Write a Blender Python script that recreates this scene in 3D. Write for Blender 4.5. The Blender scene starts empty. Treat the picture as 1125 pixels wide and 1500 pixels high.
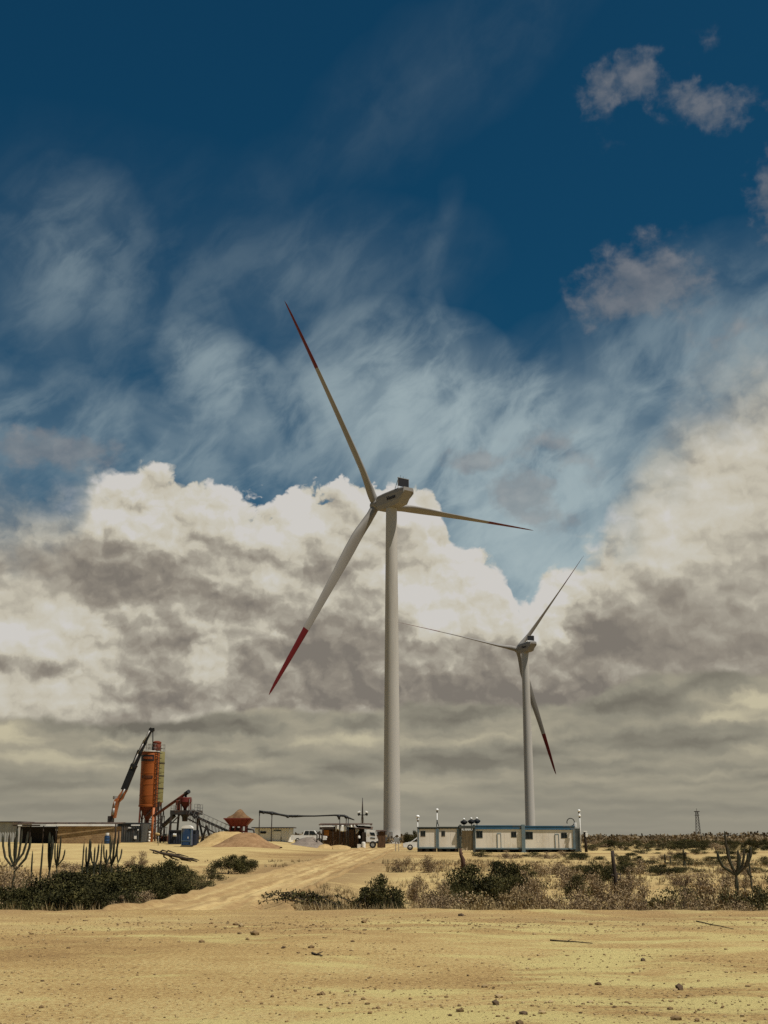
import bpy, bmesh, math, random
from mathutils import Vector, Matrix, noise as mnoise
random.seed(7)
C = bpy.context.scene.collection
R = math.radians
F_PX = 1750.0
PITCH = math.atan(475.0 / F_PX)
EYE = 1.75
CP, SP = math.cos(PITCH), math.sin(PITCH)

def ray(px, py):
    x = (px - 562.5) / F_PX
    z = (750.0 - py) / F_PX
    return Vector((x, CP - SP * z, SP + CP * z))

def at(px, py, Y):
    """world point at survey distance Y seen under a measured bearing"""
    d = ray(px, py)
    return d * (Y / d.y) + Vector((0, 0, EYE))

def smooth(a, b, x):
    t = max(0.0, min(1.0, (x - a) / (b - a)))
    return t * t * (3 - 2 * t)

def lerp(a, b, t):
    return a + (b - a) * t

# ------------------------------------------------------------------ camera
cam_d = bpy.data.cameras.new('camera')
cam = bpy.data.objects.new('camera', cam_d)
C.objects.link(cam)
cam.location = (0, 0, EYE)
cam.rotation_euler = (math.pi / 2 + PITCH, 0, 0)
cam_d.sensor_fit = 'VERTICAL'
cam_d.sensor_height = 36.0
cam_d.lens = F_PX / 1500.0 * 36.0
cam_d.clip_start = 0.1
cam_d.clip_end = 30000
sc = bpy.context.scene
sc.camera = cam
sc.view_settings.view_transform = 'Standard'
sc.view_settings.look = 'None'
sc.view_settings.exposure = 0.2
sc.view_settings.gamma = 1.0
sc.render.film_transparent = False
try:
    sc.cycles.max_bounces = 5
    sc.cycles.diffuse_bounces = 3
    sc.cycles.glossy_bounces = 2
    sc.cycles.transmission_bounces = 3
    sc.cycles.transparent_max_bounces = 4
    sc.cycles.use_denoising = False
except Exception:
    pass

# ------------------------------------------------------------------ sun
SUN_DIR = Vector((0.40, -0.24, 0.885)).normalized()
SUN_EL = math.degrees(math.asin(SUN_DIR.z))
sun_d = bpy.data.lights.new('sun', 'SUN')
sun_d.energy = 4.1
sun_d.angle = R(0.6)
sun_d.color = (1.0, 0.93, 0.82)
sun = bpy.data.objects.new('sun', sun_d)
C.objects.link(sun)
sun.location = (60, -45, 130)
sun.rotation_euler = SUN_DIR.to_track_quat('Z', 'Y').to_euler()
# ------------------------------------------------------------------ node expression helper
class X:
    """tiny expression wrapper over math nodes"""
    nt = None
    def __init__(s, sock): s.s = sock
    @staticmethod
    def m(op, a, b=None, c=None, clamp=False):
        n = X.nt.nodes.new('ShaderNodeMath'); n.operation = op; n.use_clamp = clamp
        for i, v in enumerate((a, b, c)):
            if v is None: continue
            if isinstance(v, X): X.nt.links.new(v.s, n.inputs[i])
            else: n.inputs[i].default_value = float(v)
        return X(n.outputs[0])
    def __add__(a, b): return X.m('ADD', a, b)
    __radd__ = __add__
    def __sub__(a, b): return X.m('SUBTRACT', a, b)
    def __rsub__(a, b): return X.m('SUBTRACT', b, a)
    def __mul__(a, b): return X.m('MULTIPLY', a, b)
    __rmul__ = __mul__
    def __truediv__(a, b): return X.m('DIVIDE', a, b)
    def __rtruediv__(a, b): return X.m('DIVIDE', b, a)
    def __neg__(a): return X.m('MULTIPLY', a, -1)
    def pow(a, b): return X.m('POWER', a, b)
    def abs(a): return X.m('ABSOLUTE', a)
    def min(a, b): return X.m('MINIMUM', a, b)
    def max(a, b): return X.m('MAXIMUM', a, b)
    def clamp(a): return X.m('ADD', a, 0, clamp=True)
    def exp(a): return X.m('EXPONENT', a)
    def ss(a, lo, hi, o0=0.0, o1=1.0):
        n = X.nt.nodes.new('ShaderNodeMapRange'); n.interpolation_type = 'SMOOTHSTEP'
        X.nt.links.new(a.s, n.inputs[0])
        for i, v in enumerate((lo, hi, o0, o1)): n.inputs[i + 1].default_value = v
        return X(n.outputs[0])

def vec(x, y, z=0.0):
    n = X.nt.nodes.new('ShaderNodeCombineXYZ')
    for i, v in enumerate((x, y, z)):
        if isinstance(v, X): X.nt.links.new(v.s, n.inputs[i])
        else: n.inputs[i].default_value = v
    return n.outputs[0]

def fbm(x, y, z=0.0, scale=1.0, detail=5.0, rough=0.5, lac=2.0, dist=0.0):
    n = X.nt.nodes.new('ShaderNodeTexNoise'); n.noise_dimensions = '2D'
    X.nt.links.new(vec(x + z * 37.0, y + z * 11.0), n.inputs['Vector'])
    n.inputs['Scale'].default_value = scale; n.inputs['Detail'].default_value = detail
    n.inputs['Roughness'].default_value = rough; n.inputs['Lacunarity'].default_value = lac
    n.inputs['Distortion'].default_value = dist
    return X(n.outputs['Fac'])

def billow(x, y, z=0.0, scale=1.0, detail=3.0, rough=0.5):
    n = X.nt.nodes.new('ShaderNodeTexVoronoi'); n.voronoi_dimensions = '2D'; n.feature = 'F1'
    X.nt.links.new(vec(x + z * 37.0, y + z * 11.0), n.inputs['Vector'])
    n.inputs['Scale'].default_value = scale; n.inputs['Detail'].default_value = detail
    n.inputs['Roughness'].default_value = rough
    return 1.0 - X(n.outputs['Distance'])

def ramp(x, stops):
    n = X.nt.nodes.new('ShaderNodeValToRGB')
    cr = n.color_ramp
    cr.interpolation = 'LINEAR'
    while len(cr.elements) < len(stops): cr.elements.new(0.5)
    for e, (p, c) in zip(cr.elements, stops):
        e.position = p; e.color = (*c, 1)
    X.nt.links.new(x.s, n.inputs[0])
    return n.outputs[0]

def curve(x, pts, x0, x1, y0, y1):
    """float curve through (x, y) points"""
    n = X.nt.nodes.new('ShaderNodeFloatCurve')
    cv = n.mapping.curves[0]
    P = [((a - x0) / (x1 - x0), (b - y0) / (y1 - y0)) for a, b in pts]
    while len(cv.points) < len(P): cv.points.new(0.5, 0.5)
    for q, (a, b) in zip(cv.points, P): q.location = (a, b)
    n.mapping.extend = 'HORIZONTAL'
    n.mapping.update()
    X.nt.links.new(((x - x0) / (x1 - x0)).clamp().s, n.inputs['Value'])
    return X(n.outputs[0]) * (y1 - y0) + y0

def mixc(fac, a, b, mode='MIX'):
    n = X.nt.nodes.new('ShaderNodeMix'); n.data_type = 'RGBA'; n.blend_type = mode
    if isinstance(fac, X): X.nt.links.new(fac.s, n.inputs['Factor'])
    else: n.inputs['Factor'].default_value = fac
    for k, v in ((6, a), (7, b)):
        if isinstance(v, tuple): n.inputs[k].default_value = (*v, 1)
        else: X.nt.links.new(v, n.inputs[k])
    return n.outputs[2]

def lin(r, g, b):
    def f(c):
        c /= 255.0
        return c / 12.92 if c <= 0.04045 else ((c + 0.055) / 1.055) ** 2.4
    return (f(r), f(g), f(b))

def azel(px, py):
    d = ray(px, py).normalized()
    return math.degrees(math.atan2(d.x, d.y)), math.degrees(math.asin(d.z))

def dpx(n): return n / 30.5          # photograph pixels to degrees

# ------------------------------------------------------------------ world: clear sky plus cloud decks by direction
world = bpy.data.worlds.new('World')
sc.world = world
world.use_nodes = True
nt = world.node_tree
nt.nodes.clear()
X.nt = nt
out = nt.nodes.new('ShaderNodeOutputWorld')
bg = nt.nodes.new('ShaderNodeBackground')
bg.inputs['Strength'].default_value = 0.1
nt.links.new(bg.outputs[0], out.inputs[0])
sky = nt.nodes.new('ShaderNodeTexSky')
sky.sky_type = 'NISHITA'
sky.sun_disc = False
sky.sun_elevation = R(SUN_EL)
sky.sun_rotation = math.atan2(SUN_DIR.x, SUN_DIR.y)
sky.altitude = 30
sky.air_density = 1.0
sky.dust_density = 0.6
sky.ozone_density = 2.0

tc = nt.nodes.new('ShaderNodeTexCoord')
sep = nt.nodes.new('ShaderNodeSeparateXYZ')
nt.links.new(tc.outputs['Generated'], sep.inputs[0])
dx, dy, dz = (X(sep.outputs[i]) for i in range(3))
DEG = 180 / math.pi
u0 = X.m('ARCTAN2', dx, dy) * DEG
v0 = X.m('ARCSINE', dz) * DEG

# gentle domain warp shared by all decks
wu = (fbm(u0, v0, 3.1, scale=0.16, detail=3) - 0.5) * 3.0
wv = (fbm(u0, v0, 9.7, scale=0.16, detail=3) - 0.5) * 2.0
wu2 = (fbm(u0, v0, 5.3, scale=0.7, detail=4, rough=0.6) - 0.5) * 1.6
wv2 = (fbm(u0, v0, 1.9, scale=0.7, detail=4, rough=0.6) - 0.5) * 1.2
U = u0 + wu * 0.5 + wu2
V = v0 + wv * 0.5 + wv2

LAST = [None]
def blobs(items, uu=None, vv=None):
    """sum of soft elliptical weights (centre by bearing, radii, weight, tilt); every few
    terms wait for the ones before, which keeps the shader stack small"""
    uu = uu or U; vv = vv or V
    tot = None
    for k, it in enumerate(items):
        px, py, rx, ry, w = it[:5]
        a, e = azel(px, py)
        if k % 5 == 0:
            prev = tot if tot is not None else LAST[0]
            base = vec(X.m('MULTIPLY_ADD', prev, 1e-7, uu) if prev is not None else uu, vv)
        g = nt.nodes.new('ShaderNodeTexGradient'); g.gradient_type = 'SPHERICAL'
        tm = g.texture_mapping; tm.vector_type = 'TEXTURE'
        tm.translation = (a, e, 0); tm.scale = (dpx(rx) * 1.75, dpx(ry) * 1.75, 1)
        tm.rotation = (0, 0, R(it[5]) if len(it) > 5 else 0)
        nt.links.new(base, g.inputs[0])
        tot = X.m('MULTIPLY_ADD', X(g.outputs['Fac']), w * 1.15, tot if tot is not None else 0.0)
    LAST[0] = tot
    return tot

# --- clear sky: physical sky, deepened as in the photograph
skyc = mixc(1.0, sky.outputs[0], (0.044, 0.235, 0.295), 'MULTIPLY')
S10 = 10.0
def k10(c): return tuple(x * S10 for x in c)

# --- high thin cirrus
q = R(-38)
ur = u0 * math.cos(q) - v0 * math.sin(q) + wu * 0.9
vr = u0 * math.sin(q) + v0 * math.cos(q) + wv * 0.9
streak = fbm(ur * 0.50, vr * 1.0, 2.2, scale=0.55, detail=8, rough=0.58, dist=0.2)
soft = fbm(u0, v0, 7.7, scale=0.20, detail=4, rough=0.5, dist=0.5)
veil_area = blobs([
    (110, 385, 90, 85, 0.62, 30), (330, 560, 75, 45, 1.5, -25), (590, 565, 115, 75, 2.0),
    (330, 665, 460, 60, 0.65), (620, 650, 170, 100, 0.75), (60, 615, 240, 50, 0.28), (450, 420, 190, 70, 0.30, 10), (230, 490, 330, 110, 0.10), (560, 660, 700, 90, 0.35),
    (780, 800, 150, 150, 4.0), (1040, 480, 190, 80, 0.70, 12), (160, 390, 260, 120, 0.10),
    (640, 360, 18, 60, 0.12, -15), (650, 490, 16, 40, 0.4, -10), (950, 570, 240, 70, 0.65, 15),
    (620, 130, 260, 60, 0.10, 28)], u0 + wu, v0 + wv)
veil = (veil_area * (streak.ss(0.34, 0.74) * 0.36 + soft.ss(0.3, 0.7) * 0.28 + 0.12))
veil = 1.0 - (veil * -1.0).exp()
c_sky = mixc(veil, skyc, k10(lin(156, 171, 174)))

# --- ragged grey mid-level puffs high on the right
puff = blobs([
    (900, 118, 55, 26, 0.85, 10), (950, 100, 24, 30, 0.55), (1045, 160, 70, 26, 0.95, -8), (975, 135, 60, 18, 0.55),
    (880, 175, 35, 40, 0.42), (1030, 62, 34, 14, 0.40, 20), (935, 225, 40, 14, 0.22), (1125, 285, 28, 50, 0.95),
    (925, 400, 85, 42, 1.0, 12), (985, 425, 55, 30, 0.75), (900, 455, 60, 24, 0.65), (1080, 480, 90, 30, 0.6, 8),
    (800, 650, 80, 24, 0.8), (690, 675, 36, 16, 1.5), (765, 722, 36, 26, 1.9), (805, 765, 40, 18, 0.8), (860, 690, 50, 20, 0.5),
    (60, 665, 70, 24, 1.2), (140, 655, 60, 20, 0.7)])
pn = fbm(u0 + wu2 * 0.5, v0 * 1.3, 4.4, scale=0.7, detail=7, rough=0.55)
pa = (puff * 1.6 + (pn - 0.5) * 3.2 - 0.30).ss(0.05, 1.75)
pl = (pn - fbm(u0 + wu2 * 0.5 + 0.3, v0 * 1.3 + 0.75, 4.4, scale=0.7, detail=3, rough=0.5)) * 0.9 + 0.5
pc = ramp(pl.clamp(), [(0.0, k10(lin(92, 98, 106))), (0.5, k10(lin(118, 119, 122))), (1.0, k10(lin(148, 144, 142)))])
pa = pa * puff.ss(0.12, 0.5)
c_sky = mixc(pa * 0.52, c_sky, pc)

# --- the big cumulus bank
top_px = [(-500, 690), (0, 682), (60, 692), (150, 688), (235, 684), (290, 702), (340, 716), (385, 728), (440, 722), (500, 714),
          (560, 716), (620, 716), (645, 740), (668, 792), (700, 812), (735, 820), (750, 862), (764, 892), (778, 884), (800, 838),
          (835, 815), (868, 790), (890, 720), (925, 655), (965, 575), (1010, 528), (1060, 492), (1125, 455), (1500, 430)]
tops = [azel(*p) for p in top_px]
vt = curve(u0, tops, tops[0][0], tops[-1][0], 0.0, 30.0)

def height(du, dv):
    """billowing relief of the bank"""
    a, b = u0 + du, v0 + dv
    au, bv = a + wu2 * 0.55, b + wv2 * 0.55
    n1 = billow(au * 0.9, bv * 1.15, 0.4, scale=0.34, detail=4, rough=0.52)
    n2 = fbm(au, bv * 1.25, 8.8, scale=0.42, detail=9, rough=0.56)
    return n1 * 0.55 + n2 * 0.75

h0 = height(0, 0)
h1 = height(0.22, 0.50)
cu_, cv_ = u0 + wu2 * 0.7, v0 * 1.2 + wv2 * 0.7
caul = billow(cu_, cv_, 2.6, scale=0.75, detail=3, rough=0.55)
caul1 = billow(cu_ + 0.16, cv_ + 0.40, 2.6, scale=0.75, detail=1, rough=0.5)
edge = (vt - v0) * 0.55 + (h0 - 0.455) * 1.55 + (caul - 0.55) * 0.22
crisp = 1.0 - curve(u0, [(azel(x, 700)[0], y) for x, y in [(-300, 0.6), (0, 0.75), (120, 0.5), (180, 0.0), (820, 0.0), (900, 0.55), (1000, 0.85), (1400, 0.8)]],
                    azel(-300, 700)[0], azel(1400, 700)[0], 0.0, 1.0)
bank_a = ((edge + 0.12) / (0.42 + (1.0 - crisp) * 3.4)).ss(0.0, 1.0)
# left part soft where mist sits over the top
form = billow(u0 * 0.9 + wu2 * 0.8 + wu * 0.3, v0 * 1.2 + wv2 * 0.8, 5.5, scale=0.24, detail=2, rough=0.5)
form1 = billow(u0 * 0.9 + wu2 * 0.8 + wu * 0.3 + 0.35, v0 * 1.2 + wv2 * 0.8 + 1.0, 5.5, scale=0.24, detail=1, rough=0.5)
lit = (h0 - h1) * 0.45 + (form - form1) * 0.62 + (caul - caul1) * 0.30
rim = (1.0 - (vt - v0).ss(0.0, 2.6)) * 0.26 * crisp
tone = blobs([
    (240, 735, 150, 45, 0.40), (70, 760, 110, 60, 0.20), (50, 945, 110, 70, 0.50), (360, 790, 90, 60, 0.25), (420, 830, 60, 50, 0.18),
    (680, 850, 110, 80, 0.34), (630, 920, 70, 50, 0.18), (540, 755, 110, 60, 0.30), (960, 790, 130, 80, 0.34), (1060, 610, 130, 80, 0.26),
    (350, 930, 60, 30, 0.30), (310, 1000, 26, 60, 0.42), (815, 870, 50, 60, 0.34), (800, 940, 30, 40, 0.3), (620, 880, 60, 50, 0.25),
    (740, 990, 30, 30, 0.22),
    (120, 850, 170, 42, -0.32), (330, 870, 70, 45, -0.14), (480, 960, 130, 60, -0.30), (640, 990, 150, 36, -0.20), (480, 800, 40, 40, -0.16),
    (960, 965, 190, 55, -0.28), (880, 900, 90, 60, -0.20), (1060, 880, 90, 55, -0.22), (190, 990, 130, 38, -0.18), (720, 1015, 150, 34, -0.26),
    (420, 1010, 90, 40, -0.22), (1010, 720, 100, 40, 0.12), (880, 680, 110, 40, -0.18), (1080, 1010, 120, 34, -0.18),
    (850, 1010, 130, 30, -0.2), (190, 740, 42, 9, -0.45), (65, 985, 22, 12, -0.6), (5, 975, 14, 14, -0.5)])
fine = (fbm(u0 + wu2, v0 * 1.2 + wv2, 2.9, scale=0.6, detail=6, rough=0.48) - 0.5) * 0.24
L = (0.60 + tone * 0.85 + (lit + fine) * (crisp * 0.5 + 0.5) + rim).clamp()
bank_c = ramp(L, [(0.0, k10(lin(116, 110, 102))), (0.25, k10(lin(135, 128, 117))), (0.48, k10(lin(157, 151, 138))),
                  (0.68, k10(lin(183, 177, 161))), (0.86, k10(lin(189, 185, 173))), (1.0, k10(lin(193, 190, 185)))])
bank_a = bank_a * dy.ss(-0.45, 0.25)                      # bank fades out behind the camera, sky cleared there to lower ambient light
c_sky = mixc(bank_a, c_sky, bank_c)

# --- flat stratocumulus deck below, seen edge-on: plane projected coordinates
lv = X.m('LOGARITHM', v0.max(0.0) + 1.6, math.e) * 4.2
du_, dv_ = u0 * 0.13 + wu2 * 0.10, lv * 0.62 + wv2 * 0.26
st = fbm(du_, dv_, 0.7, scale=1.0, detail=6, rough=0.44)
st2 = fbm(du_ + 0.03, dv_ + 0.20, 0.7, scale=1.0, detail=3, rough=0.45)
bl = (0.34 + (st - st2) * 2.2 + st.ss(0.36, 0.62) * 0.30 + blobs([
    (600, 1140, 70, 18, 0.35), (560, 1050, 300, 12, 0.12), (150, 1085, 70, 10, 0.40), (30, 1060, 60, 12, 0.28), (330, 1080, 60, 8, 0.2),
    (1060, 1050, 70, 40, 0.20), (1090, 1130, 60, 10, 0.25), (760, 1095, 220, 14, -0.18), (300, 1070, 200, 10, -0.18), (700, 1040, 200, 14, -0.15), (100, 1180, 200, 20, -0.05)])).clamp()
kf = v0.ss(0.3, 5.0)
bl = bl * (kf * 0.75 + 0.25) + (1.0 - kf) * 0.36
deck_c = ramp(bl, [(0.0, k10(lin(106, 102, 92))), (0.4, k10(lin(133, 129, 115))), (0.7, k10(lin(152, 146, 128))), (1.0, k10(lin(182, 174, 148)))])
vb = curve(u0, [azel(*p) for p in [(-500, 1050), (0, 1050), (150, 1055), (330, 1045), (450, 1038), (650, 1030), (800, 1036), (920, 1000), (980, 985), (1125, 985), (1600, 985)]],
           azel(-500, 1050)[0], azel(1600, 985)[0], 0.0, 12.0)
deck_a = ((vb - v0) + (h0 - 0.455) * 0.9).ss(-0.18, 0.25)
c_sky = mixc(deck_a * dy.ss(-0.45, 0.25), c_sky, deck_c)
# pale dusty horizon
c_sky = mixc((1.0 - v0.ss(-0.5, 2.6)) * 0.55, c_sky, k10(lin(134, 130, 118)))
# haze of dust below the horizon
c_sky = mixc(1.0 - v0.ss(-2.0, 0.0), c_sky, k10(lin(120, 105, 75)))
nt.links.new(c_sky, bg.inputs['Color'])
world.cycles.sampling_method = 'MANUAL'
world.cycles.sample_map_resolution = 512
# ------------------------------------------------------------------ materials
def mat(name, col, rough=0.7, var=0.25, scale=1.0, metal=0.0, bump=0.0, dirt=None, dirt_amt=0.35, stretch=(1, 1, 1), spec=0.3):
    """painted / raw surface with mottled colour, optional dirt or rust of its own"""
    m = bpy.data.materials.new(name); m.use_nodes = True
    t = m.node_tree; t.nodes.clear(); X.nt = t
    o = t.nodes.new('ShaderNodeOutputMaterial'); b = t.nodes.new('ShaderNodeBsdfPrincipled')
    t.links.new(b.outputs[0], o.inputs[0])
    tcn = t.nodes.new('ShaderNodeTexCoord'); mp = t.nodes.new('ShaderNodeMapping')
    mp.inputs['Scale'].default_value = stretch
    t.links.new(tcn.outputs['Object'], mp.inputs[0])
    n = t.nodes.new('ShaderNodeTexNoise'); n.inputs['Scale'].default_value = scale
    n.inputs['Detail'].default_value = 6; n.inputs['Roughness'].default_value = 0.6
    t.links.new(mp.outputs[0], n.inputs['Vector'])
    f = X(n.outputs['Fac'])
    lo = tuple(max(0, c * (1 - var)) for c in col); hi = tuple(min(1, c * (1 + var)) for c in col)
    c = ramp(f, [(0.3, lo), (0.5, col), (0.72, hi)])
    if dirt:
        n2 = t.nodes.new('ShaderNodeTexNoise'); n2.inputs['Scale'].default_value = scale * 0.7
        n2.inputs['Detail'].default_value = 8; n2.inputs['Roughness'].default_value = 0.7
        mp2 = t.nodes.new('ShaderNodeMapping'); mp2.inputs['Location'].default_value = (5.2, 1.3, 7.7)
        mp2.inputs['Scale'].default_value = stretch
        t.links.new(tcn.outputs['Object'], mp2.inputs[0]); t.links.new(mp2.outputs[0], n2.inputs['Vector'])
        k = X(n2.outputs['Fac']).ss(0.62 - dirt_amt * 0.4, 0.85 - dirt_amt * 0.3)
        c = mixc(k, c, dirt)
    t.links.new(c, b.inputs['Base Color'])
    b.inputs['Roughness'].default_value = rough; b.inputs['Metallic'].default_value = metal
    b.inputs['Specular IOR Level'].default_value = spec
    if bump:
        bp = t.nodes.new('ShaderNodeBump'); bp.inputs['Strength'].default_value = bump; bp.inputs['Distance'].default_value = 0.05
        t.links.new(n.outputs['Fac'], bp.inputs['Height']); t.links.new(bp.outputs[0], b.inputs['Normal'])
    return m

M = {}
RUST = (0.12, 0.05, 0.022)
DUST = (0.36, 0.27, 0.14)
M['turbine'] = mat('turbine_shaded_paint', (0.25, 0.238, 0.222), 0.5, 0.05, 0.25, dirt=(0.20, 0.187, 0.168), dirt_amt=0.3, stretch=(1, 1, 0.15))  # blade and nacelle paint darkened so these parts look shaded
M['tower'] = mat('tower_lit_paint', (0.43, 0.41, 0.375), 0.5, 0.06, 0.25, dirt=(0.34, 0.315, 0.275), dirt_amt=0.35, stretch=(1, 1, 0.12))  # same turbine paint left lighter for the sunlit tower
M['turbine_red'] = mat('turbine_red_paint', (0.11, 0.004, 0.007), 0.5, 0.1, 0.5)
M['cooler'] = mat('radiator_black', (0.012, 0.012, 0.014), 0.6, 0.2, 3)
M['navy'] = mat('navy_lettering', (0.012, 0.014, 0.03), 0.6, 0.1, 3)
M['orange'] = mat('orange_silo_paint', (0.30, 0.078, 0.012), 0.55, 0.18, 0.8, dirt=(0.25, 0.06, 0.012), dirt_amt=0.45, stretch=(1, 1, 0.3))
M['olive'] = mat('yellow_silo_paint', (0.20, 0.18, 0.075), 0.6, 0.15, 0.8, dirt=(0.22, 0.17, 0.05), dirt_amt=0.4, stretch=(1, 1, 0.3))
M['brownred'] = mat('rusty_red_steel', (0.16, 0.035, 0.015), 0.7, 0.35, 1.5, dirt=(0.06, 0.03, 0.02), dirt_amt=0.5)
M['red'] = mat('red_hopper_paint', (0.14, 0.018, 0.013), 0.6, 0.25, 1.2, dirt=(0.14, 0.03, 0.02), dirt_amt=0.45)
M['steel'] = mat('dark_steel', (0.035, 0.032, 0.030), 0.55, 0.4, 2.0, metal=0.2, dirt=(0.10, 0.05, 0.03), dirt_amt=0.4)
M['galv'] = mat('galvanised_steel', (0.30, 0.29, 0.27), 0.5, 0.25, 2.0, metal=0.3, dirt=(0.2, 0.12, 0.07), dirt_amt=0.3)
M['black'] = mat('black_paint', (0.012, 0.012, 0.012), 0.5, 0.3, 2.0)
M['crane'] = mat('crane_orange_paint', (0.42, 0.13, 0.04), 0.5, 0.25, 2.0, dirt=(0.14, 0.05, 0.02), dirt_amt=0.4)
M['dkcont'] = mat('dark_grey_container_paint', (0.040, 0.044, 0.046), 0.6, 0.3, 1.0, dirt=(0.10, 0.08, 0.06), dirt_amt=0.35)
M['blcont'] = mat('navy_container_paint', (0.014, 0.018, 0.03), 0.6, 0.3, 1.0, dirt=(0.05, 0.04, 0.03), dirt_amt=0.35)
M['grcont'] = mat('grey_corrugated_steel', (0.30, 0.30, 0.28), 0.6, 0.2, 1.0, dirt=(0.24, 0.17, 0.10), dirt_amt=0.4, stretch=(1, 1, 0.25))
M['white'] = mat('white_paint', (0.72, 0.71, 0.68), 0.55, 0.1, 1.0, dirt=(0.45, 0.38, 0.28), dirt_amt=0.3)
M['cabin'] = mat('cabin_cream_panels', (0.72, 0.66, 0.56), 0.6, 0.08, 0.7, dirt=(0.46, 0.36, 0.24), dirt_amt=0.42, stretch=(1, 1, 0.35))
M['blue'] = mat('blue_trim_paint', (0.035, 0.105, 0.18), 0.5, 0.2, 1.0, dirt=(0.2, 0.17, 0.12), dirt_amt=0.3)
M['bluegrey'] = mat('blue_grey_frame_paint', (0.13, 0.18, 0.20), 0.55, 0.2, 1.0, dirt=(0.2, 0.17, 0.12), dirt_amt=0.35)
M['dkframe'] = mat('dark_green_grey_frame', (0.045, 0.055, 0.05), 0.6, 0.3, 1.0, dirt=(0.15, 0.12, 0.09), dirt_amt=0.35)
M['toilet'] = mat('blue_plastic', (0.018, 0.05, 0.12), 0.45, 0.15, 1.0, dirt=(0.12, 0.11, 0.09), dirt_amt=0.3)
M['glass'] = mat('dark_window_glass', (0.012, 0.014, 0.017), 0.12, 0.2, 2.0, spec=0.5)
M['wood'] = mat('weathered_wood', (0.11, 0.060, 0.030), 0.85, 0.45, 3.0, bump=0.4, stretch=(3, 3, 0.4))
M['darkwood'] = mat('dark_old_timber', (0.035, 0.024, 0.016), 0.9, 0.4, 3.0, stretch=(3, 3, 0.4))
M['plank'] = mat('orange_board', (0.36, 0.15, 0.03), 0.8, 0.25, 2.0)
M['tin'] = mat('corroded_tin_roof', (0.10, 0.065, 0.045), 0.8, 0.5, 1.2, dirt=(0.035, 0.02, 0.015), dirt_amt=0.5)
M['tarp'] = mat('white_tarpaulin', (0.70, 0.67, 0.60), 0.7, 0.15, 1.5, dirt=(0.4, 0.32, 0.22), dirt_amt=0.3)
M['rubber'] = mat('tyre_rubber', (0.014, 0.013, 0.012), 0.9, 0.3, 3.0)
M['dark_fill'] = mat('near_black_fill', (0.02, 0.016, 0.013), 0.95, 0.3, 2.0)  # near-black fill for the boxed interiors and the under-cabin shade board
M['lamp'] = mat('white_lamp_glass', (0.85, 0.85, 0.83), 0.25, 0.04, 2.0, spec=0.5)
M['dead'] = mat('dead_wood', (0.050, 0.036, 0.026), 0.9, 0.4, 6.0)
M['cactus'] = mat('cactus_skin', (0.034, 0.036, 0.020), 0.85, 0.4, 4.0, dirt=(0.075, 0.055, 0.035), dirt_amt=0.45)
M['twig'] = mat('grey_brown_twigs', (0.19, 0.135, 0.088), 0.9, 0.4, 5.0)
M['bark'] = mat('dark_bark', (0.040, 0.030, 0.021), 0.9, 0.4, 5.0)

def leafmat(name, a, b, c, scale=1.2):
    m = bpy.data.materials.new(name); m.use_nodes = True
    t = m.node_tree; t.nodes.clear(); X.nt = t
    o = t.nodes.new('ShaderNodeOutputMaterial'); p = t.nodes.new('ShaderNodeBsdfPrincipled')
    t.links.new(p.outputs[0], o.inputs[0])
    g = t.nodes.new('ShaderNodeNewGeometry'); n = t.nodes.new('ShaderNodeTexNoise')
    n.inputs['Scale'].default_value = scale; n.inputs['Detail'].default_value = 3
    t.links.new(g.outputs['Position'], n.inputs['Vector'])
    r_ = X(g.outputs['Random Per Island'])
    f = (X(n.outputs['Fac']) - 0.5) * 1.5 + r_ * 0.55 + 0.22
    t.links.new(ramp(f.clamp(), [(0.1, a), (0.5, b), (0.95, c)]), p.inputs['Base Color'])
    p.inputs['Roughness'].default_value = 0.75; p.inputs['Specular IOR Level'].default_value = 0.15
    return m
M['leaf'] = leafmat('dark_green_leaves', (0.014, 0.014, 0.004), (0.038, 0.036, 0.010), (0.11, 0.095, 0.030))
M['leaf_olive'] = leafmat('olive_leaves', (0.03, 0.028, 0.010), (0.068, 0.060, 0.022), (0.13, 0.11, 0.04))
M['leaf_dry'] = leafmat('dry_leaves', (0.14, 0.095, 0.052), (0.26, 0.185, 0.102), (0.40, 0.30, 0.17))
M['leaf_straw'] = leafmat('straw_leaves', (0.14, 0.10, 0.05), (0.26, 0.19, 0.095), (0.40, 0.31, 0.16))

def pilemat(name, a, b, c, scale):
    m = bpy.data.materials.new(name); m.use_nodes = True
    t = m.node_tree; t.nodes.clear(); X.nt = t
    o = t.nodes.new('ShaderNodeOutputMaterial'); p = t.nodes.new('ShaderNodeBsdfPrincipled')
    t.links.new(p.outputs[0], o.inputs[0])
    g = t.nodes.new('ShaderNodeNewGeometry')
    n = t.nodes.new('ShaderNodeTexNoise'); n.inputs['Scale'].default_value = scale; n.inputs['Detail'].default_value = 8
    n.inputs['Roughness'].default_value = 0.75
    t.links.new(g.outputs['Position'], n.inputs['Vector'])
    t.links.new(ramp(X(n.outputs['Fac']), [(0.3, a), (0.5, b), (0.7, c)]), p.inputs['Base Color'])
    p.inputs['Roughness'].default_value = 0.95; p.inputs['Specular IOR Level'].default_value = 0.1
    bp = t.nodes.new('ShaderNodeBump'); bp.inputs['Strength'].default_value = 0.7; bp.inputs['Distance'].default_value = 0.15
    t.links.new(n.outputs['Fac'], bp.inputs['Height']); t.links.new(bp.outputs[0], p.inputs['Normal'])
    return m
M['gravel_brown'] = pilemat('brown_gravel', (0.10, 0.055, 0.03), (0.17, 0.10, 0.052), (0.24, 0.15, 0.08), 1.5)
M['palewood'] = mat('pale_weathered_wood', (0.36, 0.29, 0.20), 0.85, 0.35, 3.0, stretch=(3, 3, 0.4))
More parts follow.
